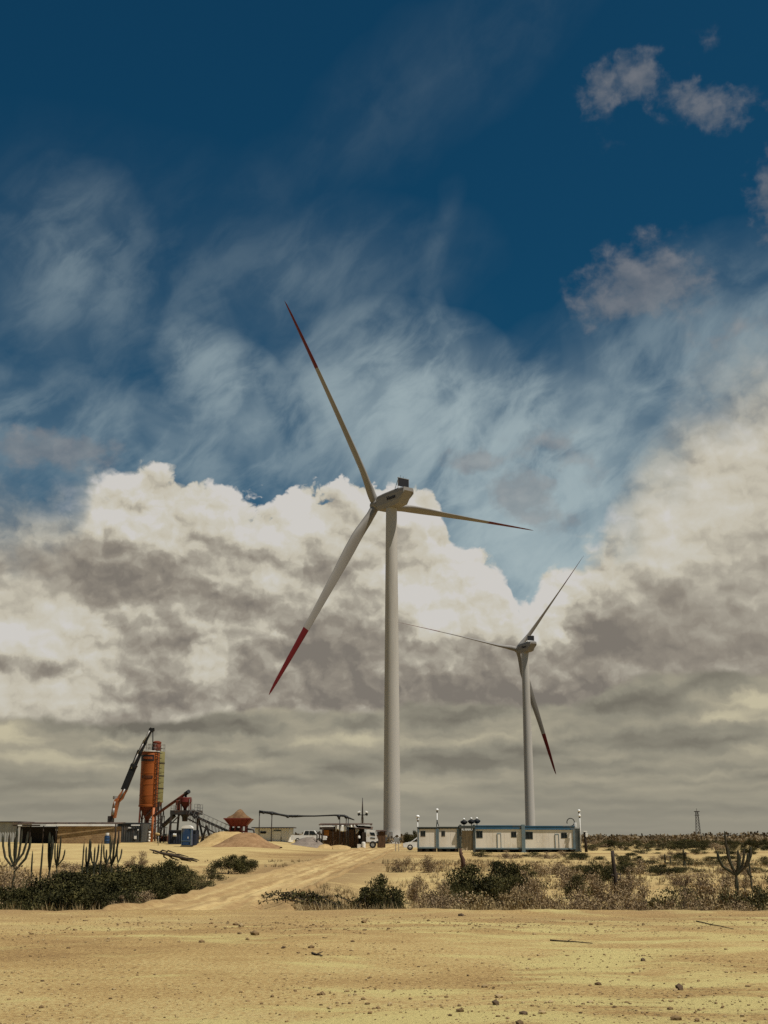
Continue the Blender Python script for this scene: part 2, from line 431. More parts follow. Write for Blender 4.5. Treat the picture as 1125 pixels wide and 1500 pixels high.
M['shed'] = mat('white_shed_paint', (0.74, 0.71, 0.64), 0.6, 0.06, 0.6, dirt=(0.5, 0.42, 0.3), dirt_amt=0.15)
M['stump'] = mat('reddish_stump_wood', (0.07, 0.036, 0.024), 0.9, 0.4, 4.0)
M['sand_tan'] = pilemat('pale_sand', (0.30, 0.20, 0.085), (0.42, 0.29, 0.13), (0.52, 0.38, 0.18), 1.3)
M['sand_red'] = pilemat('reddish_gravel', (0.16, 0.09, 0.043), (0.265, 0.158, 0.078), (0.36, 0.23, 0.12), 1.3)
M['gravel_grey'] = pilemat('grey_gravel', (0.13, 0.105, 0.085), (0.20, 0.165, 0.135), (0.28, 0.235, 0.19), 1.5)

# ------------------------------------------------------------------ mesh builder
class MB:
    """collects shapes given in world coordinates and links them as ONE mesh object"""
    def __init__(s): s.v = []; s.f = []; s.sm = []; s.done = []
    def seg(s):
        """close the piece drawn so far: each piece becomes an object of its own"""
        s.done.append((s.v, s.f, s.sm)); s.v, s.f, s.sm = [], [], []
        return s
    def add(s, vs, fs, smooth_=False):
        o = len(s.v)
        s.v += [Vector(v) for v in vs]
        s.f += [tuple(i + o for i in f) for f in fs]
        s.sm += [smooth_] * len(fs)
        return s
    def box(s, c, size, rz=0.0, bev=0.0, rx=0.0, ry=0.0):
        bm = bmesh.new(); bmesh.ops.create_cube(bm, size=1)
        bmesh.ops.scale(bm, vec=Vector(size), verts=bm.verts)
        if bev: bmesh.ops.bevel(bm, geom=bm.edges[:] , offset=bev, segments=2, affect='EDGES', profile=0.5)
        mt = Matrix.Translation(Vector(c)) @ Matrix.Rotation(rz, 4, 'Z') @ Matrix.Rotation(ry, 4, 'Y') @ Matrix.Rotation(rx, 4, 'X')
        bm.verts.index_update()
        s.add([mt @ v.co for v in bm.verts], [[v.index for v in f.verts] for f in bm.faces]); bm.free()
        return s
    def bar(s, a, b, w, h=None):
        """square bar from a to b"""
        a, b = Vector(a), Vector(b); h = h or w
        d = (b - a).normalized(); up = Vector((0, 0, 1)) if abs(d.z) < 0.95 else Vector((0, 1, 0))
        x = d.cross(up).normalized() * w / 2; y = x.normalized().cross(d).normalized() * h / 2
        vs = [p + sx * x + sy * y for p in (a, b) for sx, sy in ((-1, -1), (1, -1), (1, 1), (-1, 1))]
        return s.add(vs, [(0, 1, 2, 3), (7, 6, 5, 4), (0, 4, 5, 1), (1, 5, 6, 2), (2, 6, 7, 3), (3, 7, 4, 0)])
    def tube(s, pts, rads, n=10, cap=True):
        pts = [Vector(p) for p in pts]
        if not isinstance(rads, (list, tuple)): rads = [rads] * len(pts)
        vs = []; ref = None
        for i, p in enumerate(pts):
            d = (pts[min(i + 1, len(pts) - 1)] - pts[max(i - 1, 0)]).normalized()
            if ref is None: ref = Vector((1, 0, 0)) if abs(d.x) < 0.8 else Vector((0, 1, 0))
            x = (ref - d * ref.dot(d)).normalized(); y = d.cross(x); ref = x
            for k in range(n):
                a = 2 * math.pi * k / n
                vs.append(p + (x * math.cos(a) + y * math.sin(a)) * rads[i])
        fs = [(i * n + k, i * n + (k + 1) % n, (i + 1) * n + (k + 1) % n, (i + 1) * n + k) for i in range(len(pts) - 1) for k in range(n)]
        s.add(vs, fs, True)
        if cap:
            s.add([], []); o = len(s.v) - len(vs)
            s.f.append(tuple(o + k for k in reversed(range(n)))); s.sm.append(False)
            s.f.append(tuple(o + (len(pts) - 1) * n + k for k in range(n))); s.sm.append(False)
        return s
    def lathe(s, c, prof, n=32):
        """prof: (radius, height) list, turned round a vertical axis through c; split where it turns sharply"""
        c = Vector(c); runs = [[prof[0]]]
        for i in range(1, len(prof)):
            runs[-1].append(prof[i])
            if i < len(prof) - 1:
                d1 = Vector((prof[i][0] - prof[i - 1][0], prof[i][1] - prof[i - 1][1])); d2 = Vector((prof[i + 1][0] - prof[i][0], prof[i + 1][1] - prof[i][1]))
                if d1.length > 1e-9 and d2.length > 1e-9 and d1.angle(d2) > 0.6: runs.append([prof[i]])
        for run in runs:
            vs = [c + Vector((r * math.cos(2 * math.pi * k / n), r * math.sin(2 * math.pi * k / n), z)) for r, z in run for k in range(n)]
            s.add(vs, [(i * n + k, i * n + (k + 1) % n, (i + 1) * n + (k + 1) % n, (i + 1) * n + k) for i in range(len(run) - 1) for k in range(n)], True)
        return s
    def prism(s, outline, depth_vec):
        """closed outline of world points pushed along depth_vec"""
        P = [Vector(p) for p in outline]; d = Vector(depth_vec); n = len(P)
        vs = P + [p + d for p in P]
        fs = [tuple(range(n)), tuple(reversed(range(n, 2 * n)))] + [(i + n, (i + 1) % n + n, (i + 1) % n, i) for i in range(n)]
        return s.add(vs, fs)
    def frustum(s, c, a, b, za, zb):
        """rectangular funnel: half sizes a at height za, b at zb, centred on c"""
        c = Vector(c); vs = []
        for (hx, hy), z in ((a, za), (b, zb)):
            vs += [c + Vector((sx * hx, sy * hy, z)) for sx, sy in ((-1, -1), (1, -1), (1, 1), (-1, 1))]
        return s.add(vs, [(0, 1, 2, 3), (7, 6, 5, 4)] + [(i, i + 4, (i + 1) % 4 + 4, (i + 1) % 4) for i in range(4)])
    def ball(s, c, r, n=12, squash=1.0):
        prof = [(max(1e-4, r * math.sin(math.pi * i / n)), -r * squash * math.cos(math.pi * i / n)) for i in range(n + 1)]
        return s.lathe(c, prof, n * 2 if n < 10 else 20)
    def corr(s, a, b, z0, z1, depth=0.04, pitch=0.28):
        """corrugated vertical sheet between ground points a and b"""
        a, b = Vector(a), Vector(b); L = (b - a).length; d = (b - a) / L; nrm = Vector((d.y, -d.x, 0))
        n = max(2, int(L / pitch)); P = []
        for i in range(n):
            for t, o in ((0, 0), (0.3, 0), (0.5, 1), (0.8, 1)):
                P.append(a + d * (L * (i + t) / n) + nrm * (depth * o))
        P.append(b)
        m = len(P)
        vs = [Vector((p.x, p.y, z0)) for p in P] + [Vector((p.x, p.y, z1)) for p in P]
        return s.add(vs, [(i, i + 1, m + i + 1, m + i) for i in range(m - 1)])
    def build(s, name, m, parent=None, loc=None):
        if s.done:
            pieces = s.done + ([(s.v, s.f, s.sm)] if s.v else []); s.done = []; first = None
            for s.v, s.f, s.sm in pieces:
                o = s.build(name, m, parent, loc); first = first or o
            return first
        base = parent_loc(parent) if parent else Vector(loc or (0, 0, 0))
        me = bpy.data.meshes.new(name)
        me.from_pydata([v - base for v in s.v], [], s.f)
        me.polygons.foreach_set('use_smooth', s.sm)
        bm = bmesh.new(); bm.from_mesh(me); bmesh.ops.recalc_face_normals(bm, faces=bm.faces); bm.to_mesh(me); bm.free()
        me.materials.append(m)
        o = bpy.data.objects.new(name, me); C.objects.link(o)
        if parent: o.parent = parent
        else: o.location = base
        return o

ROOT = {}
def parent_loc(p):
    while p.parent: p = p.parent
    return Vector(p.location)

def tag(o, label=None, cat=None, group=None, kind=None):
    if label: o['label'] = label
    if cat: o['category'] = cat
    if group: o['group'] = group
    if kind: o['kind'] = kind
    return o

def thing(name, loc, label, cat, group=None):
    o = bpy.data.objects.new(name, None); C.objects.link(o)
    o.location = loc; o.empty_display_size = 0.3
    return tag(o, label, cat, group)

def copy_tree(o, parent=None):
    c = o.copy(); C.objects.link(c); c.parent = parent
    for ch in list(o.children): copy_tree(ch, c)
    return c
# ------------------------------------------------------------------ terrain
def nz(x, y, s, k=0.0): return mnoise.noise(Vector((x * s + 13.7 * k, y * s - 7.1 * k, k)))

TRACK = [(-4.45, 24.0), (-4.45, 28.0), (-4.40, 33.0), (-4.25, 41.0), (-3.85, 58.0), (-3.1, 90.0), (-1.6, 140.0), (0.4, 200.0), (1.6, 262.0), (1.9, 300.0)]
def track_x(y):
    if y <= TRACK[0][1]: return TRACK[0][0]
    for (xa, ya), (xb, yb) in zip(TRACK, TRACK[1:]):
        if y <= yb: return lerp(xa, xb, (y - ya) / (yb - ya))
    return TRACK[-1][0]
def track_hw(y): return 1.55 + 0.9 * smooth(34, 28, y) + 0.7 * smooth(45, 120, y) + 1.2 * smooth(120, 240, y)

def road_edge(x): return 30.2 + 0.45 * nz(x, 0, 0.25, 2) + 0.25 * nz(x, 0, 0.9, 5) + 0.9 * smooth(-6, -12, x) * 0.3

def ground(x, y):
    """height of the land, road and track included"""
    re = road_edge(x)
    tx = abs(x - track_x(y)); hw = track_hw(y)
    z = 0.06 * nz(x, y, 0.12, 1) * smooth(20, 45, y) + 0.16 * nz(x, y, 0.03, 3) * smooth(40, 120, y)
    z += 0.10 * smooth(60, 140, y)
    lf = smooth(-6, -16, x)
    z += lf * (0.40 * smooth(70, 130, y) + 0.50 * smooth(120, 165, y)) * smooth(600, 300, y)
    z -= smooth(250, 700, y) * 0.9
    # fall behind the road shoulder, not where the track leaves the road
    off = smooth(hw + 0.2, hw + 2.6, tx)
    z -= off * 0.62 * smooth(re - 0.1, re + 3.0, y) * smooth(62, 40, y)
    z += 0.05 * nz(x, y, 0.9, 4) * smooth(re, re + 2, y) * smooth(140, 60, y)
    # shoulder lip of the road
    z += 0.07 * math.exp(-((y - re + 0.35) / 0.5) ** 2) * (0.6 + 0.8 * nz(x, 0, 0.7, 7)) * (0.35 + 0.65 * off)
    return z

def on_ground(px, py, y0=30.0, y1=600.0):
    """where the sight line through a measured bearing meets the land"""
    d = ray(px, py); y = y0
    while y < y1:
        p = d * (y / d.y) + Vector((0, 0, EYE))
        if p.z <= ground(p.x, y): return Vector((p.x, y, ground(p.x, y)))
        y += max(0.1, y * 0.004)
    p = d * (y1 / d.y) + Vector((0, 0, EYE))
    return Vector((p.x, y1, ground(p.x, y1)))

def atg(px, Y):
    """point of the land at survey distance Y under a measured bearing"""
    p = at(px, 1225, Y); return Vector((p.x, Y, ground(p.x, Y)))

def road_z(x, y):
    z = 0.010 * nz(x, y, 0.35, 1) + 0.009 * nz(x, y, 1.3, 2) + 0.006 * nz(x, y, 3.1, 3)
    for yr in (12.3, 14.0, 17.6, 19.4, 24.0, 25.7):            # shallow wheel marks along the road
        yy = y - yr - 0.5 * nz(x, 0, 0.05, yr) - 0.02 * x
        z -= 0.008 * math.exp(-(yy / 0.22) ** 2)
    return z

def grid(name, xs, ys, fn, m, kind='structure'):
    vs = [(x, y, fn(x, y)) for y in ys for x in xs]; n = len(xs)
    fs = [(j * n + i, j * n + i + 1, (j + 1) * n + i + 1, (j + 1) * n + i) for j in range(len(ys) - 1) for i in range(n - 1)]
    me = bpy.data.meshes.new(name); me.from_pydata(vs, [], fs)
    me.polygons.foreach_set('use_smooth', [True] * len(fs)); me.materials.append(m)
    o = bpy.data.objects.new(name, me); C.objects.link(o)
    return tag(o, kind=kind)

def groundmat(name, stops, sc_big, sc_small, streak=None, bump=0.5, pebble=0.0, tracks=False, extra=None):
    m = bpy.data.materials.new(name); m.use_nodes = True
    t = m.node_tree; t.nodes.clear(); X.nt = t
    o = t.nodes.new('ShaderNodeOutputMaterial'); p = t.nodes.new('ShaderNodeBsdfPrincipled')
    t.links.new(p.outputs[0], o.inputs[0])
    g = t.nodes.new('ShaderNodeNewGeometry'); s_ = t.nodes.new('ShaderNodeSeparateXYZ')
    t.links.new(g.outputs['Position'], s_.inputs[0])
    x, y = X(s_.outputs[0]), X(s_.outputs[1])
    big = fbm(x * (streak or 1.0), y, 1.3, scale=sc_big, detail=6, rough=0.62)
    mid = fbm(x * 0.6, y, 4.1, scale=sc_big * 6, detail=5, rough=0.6)
    small = fbm(x, y, 2.7, scale=sc_small, detail=6, rough=0.72)
    f = (big - 0.5) * 1.5 + (mid - 0.5) * 0.7 + (small.ss(0.30, 0.70) - 0.5) * 0.62 + 0.5
    c = ramp(f.clamp(), stops)
    h = small
    if pebble:
        vo = t.nodes.new('ShaderNodeTexVoronoi'); vo.voronoi_dimensions = '2D'; vo.feature = 'F1'; vo.inputs['Scale'].default_value = 9.0
        t.links.new(vec(x, y), vo.inputs['Vector'])
        sp = t.nodes.new('ShaderNodeSeparateColor'); t.links.new(vo.outputs['Color'], sp.inputs[0])
        dens = fbm(x, y, 6.6, scale=0.35, detail=3)
        r_ = X(sp.outputs[0]) * 0.34 - 0.16 + (dens - 0.5) * 0.35
        pk = (r_ - X(vo.outputs['Distance']) * 1.0)
        k = pk.ss(0.0, 0.05)
        pc = ramp(X(sp.outputs[1]), [(0.0, (0.07, 0.045, 0.022)), (0.5, (0.19, 0.125, 0.06)), (1.0, (0.42, 0.32, 0.17))])
        c = mixc(k * pebble, c, pc)
        h = h + k * 0.8
    if extra: c = extra(x, y, c)
    t.links.new(c, p.inputs['Base Color'])
    p.inputs['Roughness'].default_value = 0.95; p.inputs['Specular IOR Level'].default_value = 0.08
    bp = t.nodes.new('ShaderNodeBump'); bp.inputs['Strength'].default_value = bump; bp.inputs['Distance'].default_value = 0.04
    t.links.new(h.s, bp.inputs['Height']); t.links.new(bp.outputs[0], p.inputs['Normal'])
    return m

def road_extra(x, y, c):
    # pale compacted streaks where wheels have polished the surface, browner loose shoulder
    w = y + (fbm(x, y, 8.2, scale=0.12, detail=3) - 0.5) * 5.0 + x * 0.03
    st = fbm(x * 0.34, w, 5.0, scale=0.9, detail=8, rough=0.66)
    area = fbm(x * 0.5, y, 9.1, scale=0.10, detail=3)
    side = x.ss(-3.0, 4.0) * 0.13 + (20.0 - y).ss(0.0, 9.0) * 0.04
    k = (st + (area - 0.5) * 0.5 + side)  .ss(0.60, 0.78)
    c = mixc(k * 0.9, c, (0.52, 0.44, 0.185))
    sh = y.ss(20.0, 29.0) * (fbm(x * 0.3, y, 3.0, scale=0.8, detail=5)).ss(0.30, 0.62)
    return mixc(sh * 0.55, c, (0.31, 0.20, 0.095))

M['road'] = groundmat('packed_dirt_road', [(0.10, (0.27, 0.17, 0.072)), (0.42, (0.385, 0.26, 0.108)), (0.62, (0.44, 0.31, 0.13)), (0.9, (0.51, 0.40, 0.18))],
                      0.16, 14.0, streak=0.6, bump=0.9, pebble=0.9, extra=road_extra)
def track_s(x, y):
    """signed distance from the middle of the track in half widths"""
    tx = curve(y, [(yy, xx) for xx, yy in TRACK], TRACK[0][1], TRACK[-1][1], -6.0, 3.0)
    hw = curve(y, [(yy, track_hw(yy)) for yy in (24, 28, 34, 45, 80, 120, 180, 240, 300)], 24, 300, 0.0, 6.0)
    return (x - tx) / hw
def track_extra(x, y, c):
    s = track_s(x, y) + (fbm(x, y, 7.0, scale=0.5, detail=4) - 0.5) * 0.22
    pale = (fbm(s * 2.2, y * 0.05, 2.0, scale=1.0, detail=6, rough=0.6)).ss(0.40, 0.64)
    c = mixc(pale * 0.9, c, (0.54, 0.41, 0.195))
    rut = None
    for rc, wd in ((-0.62, 0.10), (-0.22, 0.07), (0.30, 0.09), (0.70, 0.12)):
        g = ((s - rc) / wd); g = X.m('POWER', math.exp(-1), g * g); rut = g if rut is None else rut + g
    c = mixc(rut.clamp() * 0.55, c, (0.25, 0.155, 0.072))
    return mixc(s.abs().ss(0.78, 0.98) * 0.6, c, (0.24, 0.15, 0.07))
M['track'] = groundmat('sandy_track', [(0.10, (0.27, 0.17, 0.075)), (0.45, (0.38, 0.26, 0.115)), (0.9, (0.50, 0.37, 0.17))], 0.25, 5.0, bump=0.6, pebble=0.3, extra=track_extra)
def land_extra(x, y, c):
    vs_ = track_s(x, y).abs()
    verge = (1.0 - vs_.ss(1.2, 3.2)) * (fbm(x, y, 3.3, scale=0.6, detail=5, rough=0.6)).ss(0.22, 0.55) * (1.0 - y.ss(70.0, 200.0))
    sand = (fbm(x * 0.35, y, 4.0, scale=0.05, detail=5, rough=0.6) + (-6.0 - x).ss(0.0, 14.0) * y.ss(60.0, 95.0) * 0.4 + (x - 4.0).ss(0.0, 10.0) * y.ss(70, 100) * 0.08).ss(0.46, 0.62)
    c = mixc(sand * 0.85, c, mixc((fbm(x, y, 8.0, scale=0.22, detail=6, rough=0.65)).ss(0.35, 0.65), (0.40, 0.29, 0.13), (0.50, 0.39, 0.175)))
    c = mixc(verge * 0.8, c, (0.24, 0.155, 0.075))
    return mixc(y.ss(190.0, 420.0) * 0.75, c, (0.16, 0.115, 0.06))
M['land'] = groundmat('dry_sandy_soil', [(0.10, (0.22, 0.135, 0.06)), (0.45, (0.36, 0.245, 0.105)), (0.9, (0.48, 0.37, 0.17))], 0.09, 4.0, bump=0.6, pebble=0.35, extra=land_extra)

def spaced(a, b, step, grow): 
    r = [a]
    while r[-1] < b: r.append(r[-1] + step); step *= grow
    return r
ys = [-40, -20, 0, 10, 20, 26] + [27 + 0.35 * i for i in range(60)] + spaced(48.3, 9000, 0.5, 1.035)
xs_half = [0.45 * i for i in range(90)] + spaced(40.8, 9000, 0.8, 1.10)
xs = [-x for x in reversed(xs_half[1:])] + xs_half
def land_z(x, y):
    z = ground(x, y)
    if y < 31.5: z -= 0.30 * smooth(road_edge(x) - 0.15, road_edge(x) - 0.5, y)      # bed under the road sheet
    t = abs(x - track_x(y)); hw = track_hw(y)
    if 27 < y < 301: z -= 0.16 * smooth(hw + 0.15, hw - 0.35, t)                      # bed under the track sheet
    return z
grid('ground', xs, ys, land_z, M['land'])

# near road: its own sheet with a ragged far shoulder
rv = []; rx = [-90 + 1.0 * i for i in range(74)] + [-16 + 0.16 * i for i in range(201)] + [16.4 + 1.0 * i for i in range(74)]
NR = 150
for j in range(NR + 1):
    for x in rx:
        re = road_edge(x); y = lerp(-14.0, re, 1 - (1 - j / NR) ** 1.0) if j < NR else re
        if j == NR: rv.append((x, re + 0.25, ground(x, re + 0.25) - 0.10))
        else:
            yy = lerp(-14.0, re, j / (NR - 1)); k = smooth(re - 2.0, re, yy)
            rv.append((x, yy, lerp(road_z(x, yy), ground(x, yy) + 0.02, k) + 0.03 * nz(x, yy, 2.2, 6) * k))
n = len(rx)
me = bpy.data.meshes.new('dirt_road')
me.from_pydata(rv, [], [(j * n + i, j * n + i + 1, (j + 1) * n + i + 1, (j + 1) * n + i) for j in range(NR) for i in range(n - 1)])
me.polygons.foreach_set('use_smooth', [True] * len(me.polygons)); me.materials.append(M['road'])
o = bpy.data.objects.new('dirt_road', me); C.objects.link(o); tag(o, kind='structure')

# side track with ruts and low berms
tv = []; NX = 44
tys = spaced(30.0, 300, 0.3, 1.03)
for y in tys:
    cx, hw = track_x(y), track_hw(y)
    for i in range(NX + 1):
        s = -1 + 2 * i / NX; x = cx + s * (hw + 0.25) + 0.18 * nz(0, y, 0.4, 3)
        z = ground(x, y) + 0.012
        e = abs(s)
        z += (0.17 if s < 0 else 0.10) * math.exp(-((e - 0.90) / 0.07) ** 2) * (0.7 + 0.5 * nz(x, y, 0.5, 2))       # berm
        for rc in (-0.42, -0.05, 0.38, 0.62): z -= 0.07 * math.exp(-((s - rc - 0.10 * nz(0, y, 0.03, rc * 9)) / 0.09) ** 2)
        z += 0.010 * nz(x, y, 1.7, 8)
        if y < 30.05: z -= 0.12
        z -= 0.012 * smooth(30.9, 30.0, y)
        if e > 0.96: z -= 0.16 * smooth(0.955, 1.0, e)
        tv.append((x, y, z))
n = NX + 1
me = bpy.data.meshes.new('dirt_track')
me.from_pydata(tv, [], [(j * n + i, j * n + i + 1, (j + 1) * n + i + 1, (j + 1) * n + i) for j in range(len(tys) - 1) for i in range(NX)])
me.polygons.foreach_set('use_smooth', [True] * len(me.polygons)); me.materials.append(M['track'])
o = bpy.data.objects.new('dirt_track', me); C.objects.link(o); tag(o, kind='structure')

# loose stones on the road: countless small ones are one object, the larger ones are things
def stone(mb, c, r, seed):
    rnd = random.Random(seed)
    bm = bmesh.new(); bmesh.ops.create_icosphere(bm, subdivisions=1, radius=1)
    sx, sy, sz = r * rnd.uniform(0.8, 1.4), r * rnd.uniform(0.7, 1.2), r * rnd.uniform(0.45, 0.8)
    a = rnd.uniform(0, 6.28)
    vs = []
    for v in bm.verts:
        k = 1 + rnd.uniform(-0.22, 0.22); p = Vector((v.co.x * sx * k, v.co.y * sy * k, v.co.z * sz * k)); p.rotate(Matrix.Rotation(a, 3, 'Z')); vs.append(Vector(c) + p)
    bm.verts.index_update(); mb.add(vs, [[v.index for v in f.verts] for f in bm.faces]); bm.free()
def stonemat(name, cols):
    m = leafmat(name, *cols, scale=3.0); return m
M['pebble'] = stonemat('loose_gravel_stones', ((0.10, 0.065, 0.032), (0.25, 0.165, 0.078), (0.44, 0.34, 0.18)))
M['stone'] = mat('dark_brown_stone', (0.095, 0.062, 0.036), 0.9, 0.4, 8.0, bump=0.5)
gv = MB(); rr_ = random.Random(5)
for i in range(15000):
    y = 9.3 + 21.0 * rr_.random() ** 1.25; x = rr_.uniform(-0.36, 0.36) * y
    if nz(x, y, 0.25, 9) * 1.3 + rr_.uniform(-0.5, 0.5) < 0.05: continue
    r = min(0.034, 0.0045 + 0.0036 * rr_.expovariate(1.0)) * (0.7 + y / 30)
    stone(gv, (x, y, road_z(x, y) + r * 0.2), r, i)
for i in range(420):                                            # denser drifts of coarse stones
    cx_, cy_, sx_, sy_ = rr_.choice([(2.3, 11.6, 1.5, 0.7), (0.2, 14.5, 1.2, 1.0), (3.4, 13.2, 1.6, 0.6), (-2.2, 25.0, 1.5, 1.6), (-6.0, 21.0, 2.5, 2.0), (1.4, 10.6, 0.8, 0.4)])
    x, y = rr_.gauss(cx_, sx_), rr_.gauss(cy_, sy_); r = min(0.05, 0.009 + 0.007 * rr_.expovariate(1.0)) * (0.6 + y / 26)
    if y < 29.5: stone(gv, (x, y, road_z(x, y) + r * 0.25), r, 20000 + i)
tag(gv.build('gravel', M['pebble']), 'loose small stones scattered over the dirt road', 'gravel', kind='stuff')
for px, py, r, lab in [(995, 1449, 0.075, 'largest dark stone lying at the right of the dirt road'), (942, 1408, 0.055, 'flat dark stone on the dirt road, beyond the largest dark stone'),
                       (726, 1472, 0.055, 'dark stone near the bottom of the photo, right of the middle'), (767, 1486, 0.05, 'tan stone close to the bottom edge of the photo, below the other stones'),
                       (676, 1342, 0.085, 'lone dark stone near the far edge of the dirt road'), (415, 1389, 0.055, 'dark stone beside the short dark stick on the road')]:
    y = EYE / (ray(px, py).y and -ray(px, py).z / ray(px, py).y); p = at(px, py, y)
    r *= 0.8; mb = MB(); stone(mb, (p.x, p.y, road_z(p.x, p.y) + r * 0.35), r, int(px))
    tag(mb.build('stone', M['stone'], loc=(p.x, p.y, 0)), lab, 'stone', 'larger stones on the dirt road')
def stick(px0, py0, px1, py1, r, lab):
    P = []
    for k in range(6):
        px, py = lerp(px0, px1, k / 5), lerp(py0, py1, k / 5); d = ray(px, py); y = EYE / (-d.z / d.y); p = at(px, py, y)
        P.append((p.x, p.y + 0.04 * nz(k, px0, 0.8, 1), road_z(p.x, p.y) + r * 0.9 + 0.012 * abs(nz(k, px0, 0.9, 2))))
    mb = MB(); mb.tube(P, [r * (1 - 0.1 * k) for k in range(6)], 6)
    a = Vector(P[2]); mb.tube([a, a + Vector((0.10, 0.12, 0.03))], [r * 0.6, r * 0.3], 5)
    tag(mb.build('stick', M['dead'], loc=(P[0][0], P[0][1], 0)), lab, 'stick', 'dead sticks on the dirt road')
stick(457, 1397, 472, 1401, 0.018, 'short dark stick lying on the left half of the dirt road')
stick(806, 1378, 868, 1383, 0.014, 'long thin stick lying across the right half of the dirt road')
stick(1020, 1350, 1075, 1362, 0.012, 'thin forked twig near the far road edge at the right')
# ------------------------------------------------------------------ wind turbines
def blade_section(t):
    """chord, thickness ratio, twist at span fraction t"""
    tab = [(0.0, 2.3, 1.0, 0), (0.035, 2.3, 1.0, 0), (0.09, 2.9, 0.62, 10), (0.17, 3.45, 0.40, 13), (0.24, 3.45, 0.33, 11), (0.4, 2.7, 0.26, 7),
           (0.6, 2.0, 0.22, 3.5), (0.8, 1.4, 0.19, 1), (0.93, 0.95, 0.17, 0), (0.985, 0.5, 0.16, -0.5), (1.0, 0.08, 0.2, -1)]
    for a, b in zip(tab, tab[1:]):
        if t <= b[0]:
            k = (t - a[0]) / (b[0] - a[0]); k = k * k * (3 - 2 * k) * 0.4 + k * 0.6
            return tuple(lerp(a[i], b[i], k) for i in (1, 2, 3))
    return tab[-1][1:]

def foil(k, n, round_):
    a = 2 * math.pi * k / n
    x = 0.5 * math.cos(a); y = 0.5 * math.sin(a)
    if y != 0: y *= lerp(1.0, (0.35 + 0.65 * max(0.0, 0.5 - x)) ** 0.9 * 1.15, 1 - round_)
    return x, y

def blade_mesh(hub, u, t_dir, n_dir, L, pitch, s0, s1, steps, bend=1.0):
    mb = MB(); N = 18; vs = []
    for i in range(steps + 1):
        t = lerp(s0, s1, i / steps)
        ch, th, tw = blade_section(t)
        rnd = max(0.0, 1 - (t - 0.03) / 0.12) if t > 0.03 else 1.0
        b = R(pitch + tw)
        cd = t_dir * math.cos(b) + n_dir * math.sin(b)
        td = -t_dir * math.sin(b) + n_dir * math.cos(b)
        c = hub + u * (1.4 + t * (L - 1.4)) + n_dir * (bend * 2.2 * t * t)
        off = (1 - rnd) * 0.18
        for k in range(N):
            x, y = foil(k, N, rnd)
            vs.append(c + cd * ((x - off) * ch) + td * (y * ch * th))
    fs = [(i * N + k, i * N + (k + 1) % N, (i + 1) * N + (k + 1) % N, (i + 1) * N + k) for i in range(steps) for k in range(N)]
    mb.add(vs, fs, True)
    return mb

